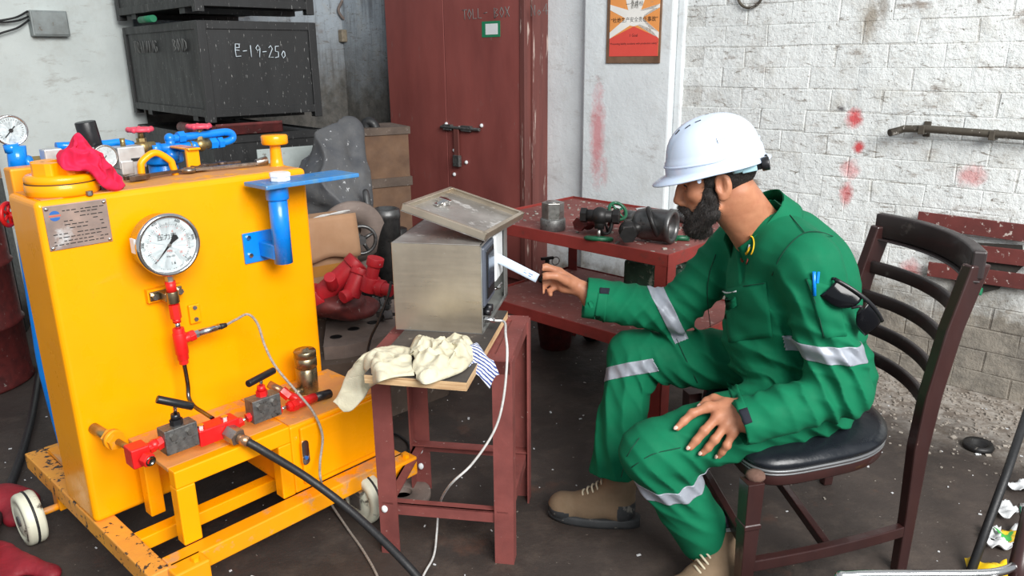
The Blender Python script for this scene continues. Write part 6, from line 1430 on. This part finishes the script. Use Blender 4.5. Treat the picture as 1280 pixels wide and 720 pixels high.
# ---------------------------------------------------------------- hard hat
HM = Matrix.Identity(4)
hc2 = hp(.0, 0, 4.2)
for i in range(3): HM[i][0] = hf[i]; HM[i][1] = hl[i]; HM[i][2] = hu[i]; HM[i][3] = hc2[i]
hat = thing('hard_hat', Vector(hc2), 0, 'white hard hat on the man\'s head', 'helmet')
def dome(ph, t_, inner=0.0):
    """ph: angle round (0 = front), t_: 0 rim .. 1 crown; centimetres"""
    c, s = math.cos(ph), math.sin(ph); el = t_*math.pi/2
    rx = 12.5 if c > 0 else 12.1; ry = 10.7; ct = math.cos(el)**.82; st_ = math.sin(el)**.95
    x, y, z = rx*c*ct, ry*s*ct, 12.6*st_
    ridge = max(0, 1-(abs(y)/3.0)**4) if t_ > .22 else 0
    g = 1+.028*ridge*min(1, (t_-.22)*5 if t_ > .22 else 0)
    if t_ < .16: g *= 1.018
    g *= 1-inner
    return V(x*g, y*g, z*g+(.0))*HS
rn = 72; RR = []
prof = [0, .02, .05, .1, .15, .17, .22, .3, .38, .46, .54, .62, .7, .78, .86, .93, .985]
def brim(ph, k, dz):
    c = math.cos(ph); e = .8+ (3.0*max(0, c)**1.6) + .5*max(0, -c)**2
    p = dome(ph, 0)/HS; r = math.hypot(p.x, p.y); f = (r+e*k)/r
    droop = -(.35+1.15*max(0, c)**1.5)*k
    return V(p.x*f, p.y*f, p.z+droop+dz)*HS
for k, dz in ((0, -.55), (.5, -.6), (1, -.55), (1.03, -.3), (1, -.1), (.5, .1)): RR.append([brim(2*math.pi*j/rn, k, dz) for j in range(rn)])
for t_ in prof: RR.append([dome(2*math.pi*j/rn, t_) for j in range(rn)])
MB(HM).rings(RR, False, False, True).build('shell', 'helmet_white', hat)
MB(HM).tube([dome(a, .10+.13*max(0, -math.cos(a))**1.2)*1.004 for a in np.linspace(0, 2*math.pi, 73)[:-1]], .28*HS, 8, True).build('gutter_ridge', 'helmet_white', hat)
rimband = [[brim(2*math.pi*j/rn, 0, -.55)*.985 for j in range(rn)], [dome(2*math.pi*j/rn, .3, .05) for j in range(rn)], [dome(2*math.pi*j/rn, .7, .05) for j in range(rn)], [dome(2*math.pi*j/rn, .985, .05) for j in range(rn)]]
MB(HM).rings(rimband, False, False, True).build('liner', 'helmet_white', hat)
for k, t_ in enumerate((.60, .70, .80)):
    for s in (1, -1):
        p = dome(s*(.36+.35*k), t_); n = V(p.x, p.y, p.z).normalized(); MB(HM @ frame(p, n.cross(V(0, 1, 0)), n)).box((0, 0, 0), (1.5*HS, .35*HS, .2*HS)).build('vent_slot', 'print_black', hat)
p = dome(math.radians(104), .36); n = V(p.x, p.y, p.z*.8).normalized(); xx = V(0, 0, 1).cross(n)
st2 = MB(HM @ frame(p+n*.0015, xx, n)).box((0, 0, 0), (2.6*HS, 1.5*HS, .06*HS)).build('sticker', 'white_plastic', hat, bevel=.001)
MB(HM @ frame(p+n*.0022, xx, n)).box((.0, 0, 0), (1.5*HS, .6*HS, .05*HS)).build('sticker_print', 'cement_sheet', st2)
MB(HM).tube([V(9.4*math.cos(a)*1.02-.6, 8.3*math.sin(a), -1.2-.5*max(0, -math.cos(a)))*HS for a in np.linspace(1.9, 2*math.pi-1.9, 24)], .75*HS, 8).build('head_band', 'suspension_blue', hat)
MB(HM).box(V(-7.6, 7.4, -1.2)*HS, V(3.6, .5, 2.6)*HS, rotz(0)).build('side_strap', 'suspension_blue', hat, bevel=.003)
MB(HM).box(V(-10.2, 4.8, -1.3)*HS, V(3.4, 3.0, 2.6)*HS).cyl(V(-11.4, 2.5, -1.5)*HS, V(-12.4, 2.5, -1.6)*HS, 1.9*HS, n=18).cyl(V(-10.6, 6.2, -1.4)*HS, V(-12.5, 6.4, -1.4)*HS, 1.7*HS, n=14).build('ratchet', 'black_plastic', hat, bevel=.003)
MB(HM).box(V(4.6, 9.4, -1.0)*HS, V(1.0, .3, 1.5)*HS).cyl(V(4.6, 9.3, -1.9)*HS, V(4.6, 9.7, -1.9)*HS, .5*HS, n=12).build('strap_clip', 'helmet_white', hat, bevel=.001)
# ---------------------------------------------------------------- paper strip
a0, b0_, w_ = PY(619, 321, 2.44), PY(672, 348, 2.424), .030
dd = (b0_-a0).normalized(); up_ = CAM-a0; nn_ = (up_-dd*up_.dot(dd)).normalized(); ww = nn_.cross(dd)
PPm = frame(a0, dd, nn_); Lp = (b0_-a0).length
mat('paper_strip', (206, 222, 242), .7)
ps2 = MB(PPm).sheet(lambda u, v: V(u*Lp, (v-.5)*w_, .004*math.sin(3*u)), 12, 3, .0008).build('paper_strip', 'paper_strip', label='narrow white paper strip held between the man\'s thumb and finger', cat='paper')
MB(PPm).bx(Lp*.55, Lp*.62, -.006, -.004, .003, .0036).bx(Lp*.66, Lp*.74, -.003, -.001, .003, .0036).bx(Lp*.58, Lp*.7, .004, .006, .003, .0036).bx(Lp*.78, Lp*.88, .001, .003, .003, .0036).bx(Lp*.8, Lp*.86, -.006, -.004, .003, .0036).build('printed_trace', 'print_blue', ps2)
# ---------------------------------------------------------------- sunglasses on the sleeve
mat('lens_black', (10, 12, 16), .16, 0, (14, 16, 22), 5, .4, spec=.35)
sgl = thing('sunglasses', hit(1060, 385)[0], 0, 'black wraparound sunglasses hooked on the man\'s sleeve pocket', 'sunglasses')
c_ = [(1024, 352), (1044, 366), (1064, 386), (1080, 400), (1092, 406)]
hh_ = hit(1055, 380); P0 = hh_[0]+hh_[1]*.020+V(.012, 0, 0); SG = Matrix.Diagonal((1.22, 1.5, 1.2, 1))
gx = (PY(1090, 410, P0.y)-PY(1024, 352, P0.y)).normalized(); gn_ = (CAM-P0).normalized(); gn_ = (gn_-gx*gn_.dot(gx)).normalized(); GMx = frame(P0, gx, gn_) @ SG
def lens(s):
    def fn(u, v):
        x = s*(.008+.062*u); hgt = (.050*(1-.25*u)*(1-.55*(1-u)**3)); y = .018-(v)*hgt-.006*u*u; zc_ = .020*(1-(x/.075)**2)+.006*math.sin(3.14*v)-.008
        return V(x, y, zc_)
    return MB(GMx).sheet(fn, 14, 10, .002)
for s in (1, -1): lens(s).build('lens', 'lens_black', sgl)
MB(GMx).tube([V(x, .020-.008*(abs(x)/.07)**2, .020*(1-(x/.075)**2)-.006) for x in np.linspace(-.073, .073, 17)], .0035, 8).build('brow_bar', 'black_plastic', sgl)
for s in (1, -1): MB(GMx).tube([V(s*.073, .012, -.006), V(s*.070, .006, -.03), V(s*.060, -.002, -.045)], .003, 8, k=4).build('temple', 'black_plastic', sgl)
MB(GMx).tube([V(-.010, -.006, .014), V(0, .006, .020), V(.010, -.006, .014)], .003, 8, k=4).build('nose_bridge', 'black_plastic', sgl)
# ---------------------------------------------------------------- boots
mat('boot_suede', (124, 104, 82), .9, 0, (104, 86, 66), 14, .8, bump=.25, bscale=120); mat('boot_rubber', (58, 60, 62), .7, 0, (40, 42, 44), 20, .8, dirt=(130, 126, 118), dscale=24, dlo=.6, dhi=.68); mat('lace', (198, 188, 164), .9); mat('boot_lining', (178, 182, 180), .9)
def boot(heel, toe, top, label, shin):
    heel, toe, top = Vector(heel), Vector(toe), Vector(top); d = (toe-heel); L = d.length; M = frame(heel, d)
    th = bpy.data.objects.new('boot', None); COL.objects.link(th); th.parent = man; WM[th.name] = WM[man.name]
    F = Field(A(heel.lerp(toe, .5))-A([L*.75, L*.75, .02]), A(heel.lerp(toe, .5))+A([L*.75, L*.75, .26]), .004)
    P = lambda x, y, z: A(M @ V(x*L, y, z)); tp = A(top)
    F.cone(P(.20, 0, .065), P(.55, 0, .062), .044, .046, .03); F.cone(P(.55, 0, .060), P(.84, .004, .052), .046, .043, .03); F.ell(P(.86, .004, .048), (.043, .043, .038), k=.03)
    F.cone(P(.2, 0, .065), tp-(tp-P(.22, 0, .1))*.0, .046, .050, .03); F.cone(P(.42, 0, .085), tp+(P(.3, 0, 0)-P(.2, 0, 0))*.4, .040, .042, .03)
    F.box(P(.5, 0, -.02), (.5, .5, .08), np.array(M.to_3x3()), .002, .001, 'cut')
    ud = un(tp-P(.22, 0, .06)); F.box(tp+ud*.055, (.2, .2, .06), np.array(frame(Vector((0, 0, 0)), Vector(ud)).to_3x3())[:, [1, 2, 0]], .002, .001, 'cut'); F.cone(tp-ud*.03, tp+ud*.1, .037, .04, .001, op='cut')
    v, q_ = F.mesh(); up = vq_obj('upper', vq_smooth(v, q_, 1), q_, 'boot_suede', th)
    s = MB(M); n = 40; out = []
    for i in range(n):
        a = 2*math.pi*i/n; x = .5+.53*math.cos(a); w = .047+.008*math.sin(math.pi*min(1, max(0, x-.2))) ; out.append((x*L, w*math.copysign(abs(math.sin(a))**.75, math.sin(a))))
    R_ = [[V(x, y, z) if z > 0 or True else 0 for x, y in [(px*k, py*k2) for px, py in out]] for z, k, k2 in ((.0, .985, .92), (.012, 1.0, 1.0), (.026, 1.0, 1.0), (.034, .985, .95))]
    for z_, R2 in zip((.0, .012, .026, .034), R_):
        for i, p in enumerate(R2): p.z = z_+(.012*max(0, p.x/L-.8)**1.2*5)*(1 if z_ < .02 else .6)
    s.rings(R_).build('sole', 'boot_rubber', th)
    pm = up.data; pm.materials.append(MATS['boot_rubber']); Mi = np.array(M.inverted()); cen = np.array([p.center[:] for p in pm.polygons])+np.array(WM[man.name].translation)
    lc = cen @ Mi[:3, :3].T+Mi[:3, 3]; ii = ((lc[:, 0] > L*.76) & (lc[:, 2] < .050+.10*(lc[:, 0]-L*.76))) | ((lc[:, 0] < L*.22) & (lc[:, 2] < .095)); pm.polygons.foreach_set('material_index', ii.astype(np.int32))
    for k in range(6):
        t_ = k/5; c = P(.60, 0, .100)*(1-t_)+(tp+(P(.3, 0, 0)-P(.2, 0, 0))*.35+A(M.to_3x3() @ V(.038, 0, -.005)))*t_
        up3 = A(M.to_3x3() @ V(.4, 0, .9)); c = c+up3*.008
        MB().tube([Vector(c+A(M.to_3x3() @ V(-.012, -.030, -.020))), Vector(c+A(M.to_3x3() @ V(0, -.012, .004))), Vector(c+A(M.to_3x3() @ V(.004, .012, .004))), Vector(c+A(M.to_3x3() @ V(-.008, .030, -.018)))], .0035, 6, k=4).build('lace', 'lace', th)
        for sd in (1, -1): MB().torus(Vector(c+A(M.to_3x3() @ V(-.014, .033*sd, -.022))), .005, .002, M.to_3x3() @ V(0, sd, .3), 10, 6).build('eyelet', 'steel', th)
    MB().tube([Vector(tp-ud*.03), Vector(tp+ud*.02), Vector((tp+ud*.02)*.4+A(shin)*.6), Vector(shin)], .039, 16, k=4).build('sock', 'sock', th)
    MB().lathe([(.043, 0), (.047, .012), (.043, .022), (.038, .015)], Vector(tp+ud*.012), Vector(ud), 24).build('boot_cuff', 'boot_lining', th)
    tag(th, label); return th
boot((.425, 2.285, .0), (.125, 2.345, .0), (.372, 2.315, .155), 'worn brown suede work boot under the far leg', Ra*.8+Rk*.2)
boot((.690, 1.985, .0), (.435, 1.85, .0), (.625, 1.985, .165), 'worn brown work boot with cream laces under the near leg', La*.75+Lk*.25)
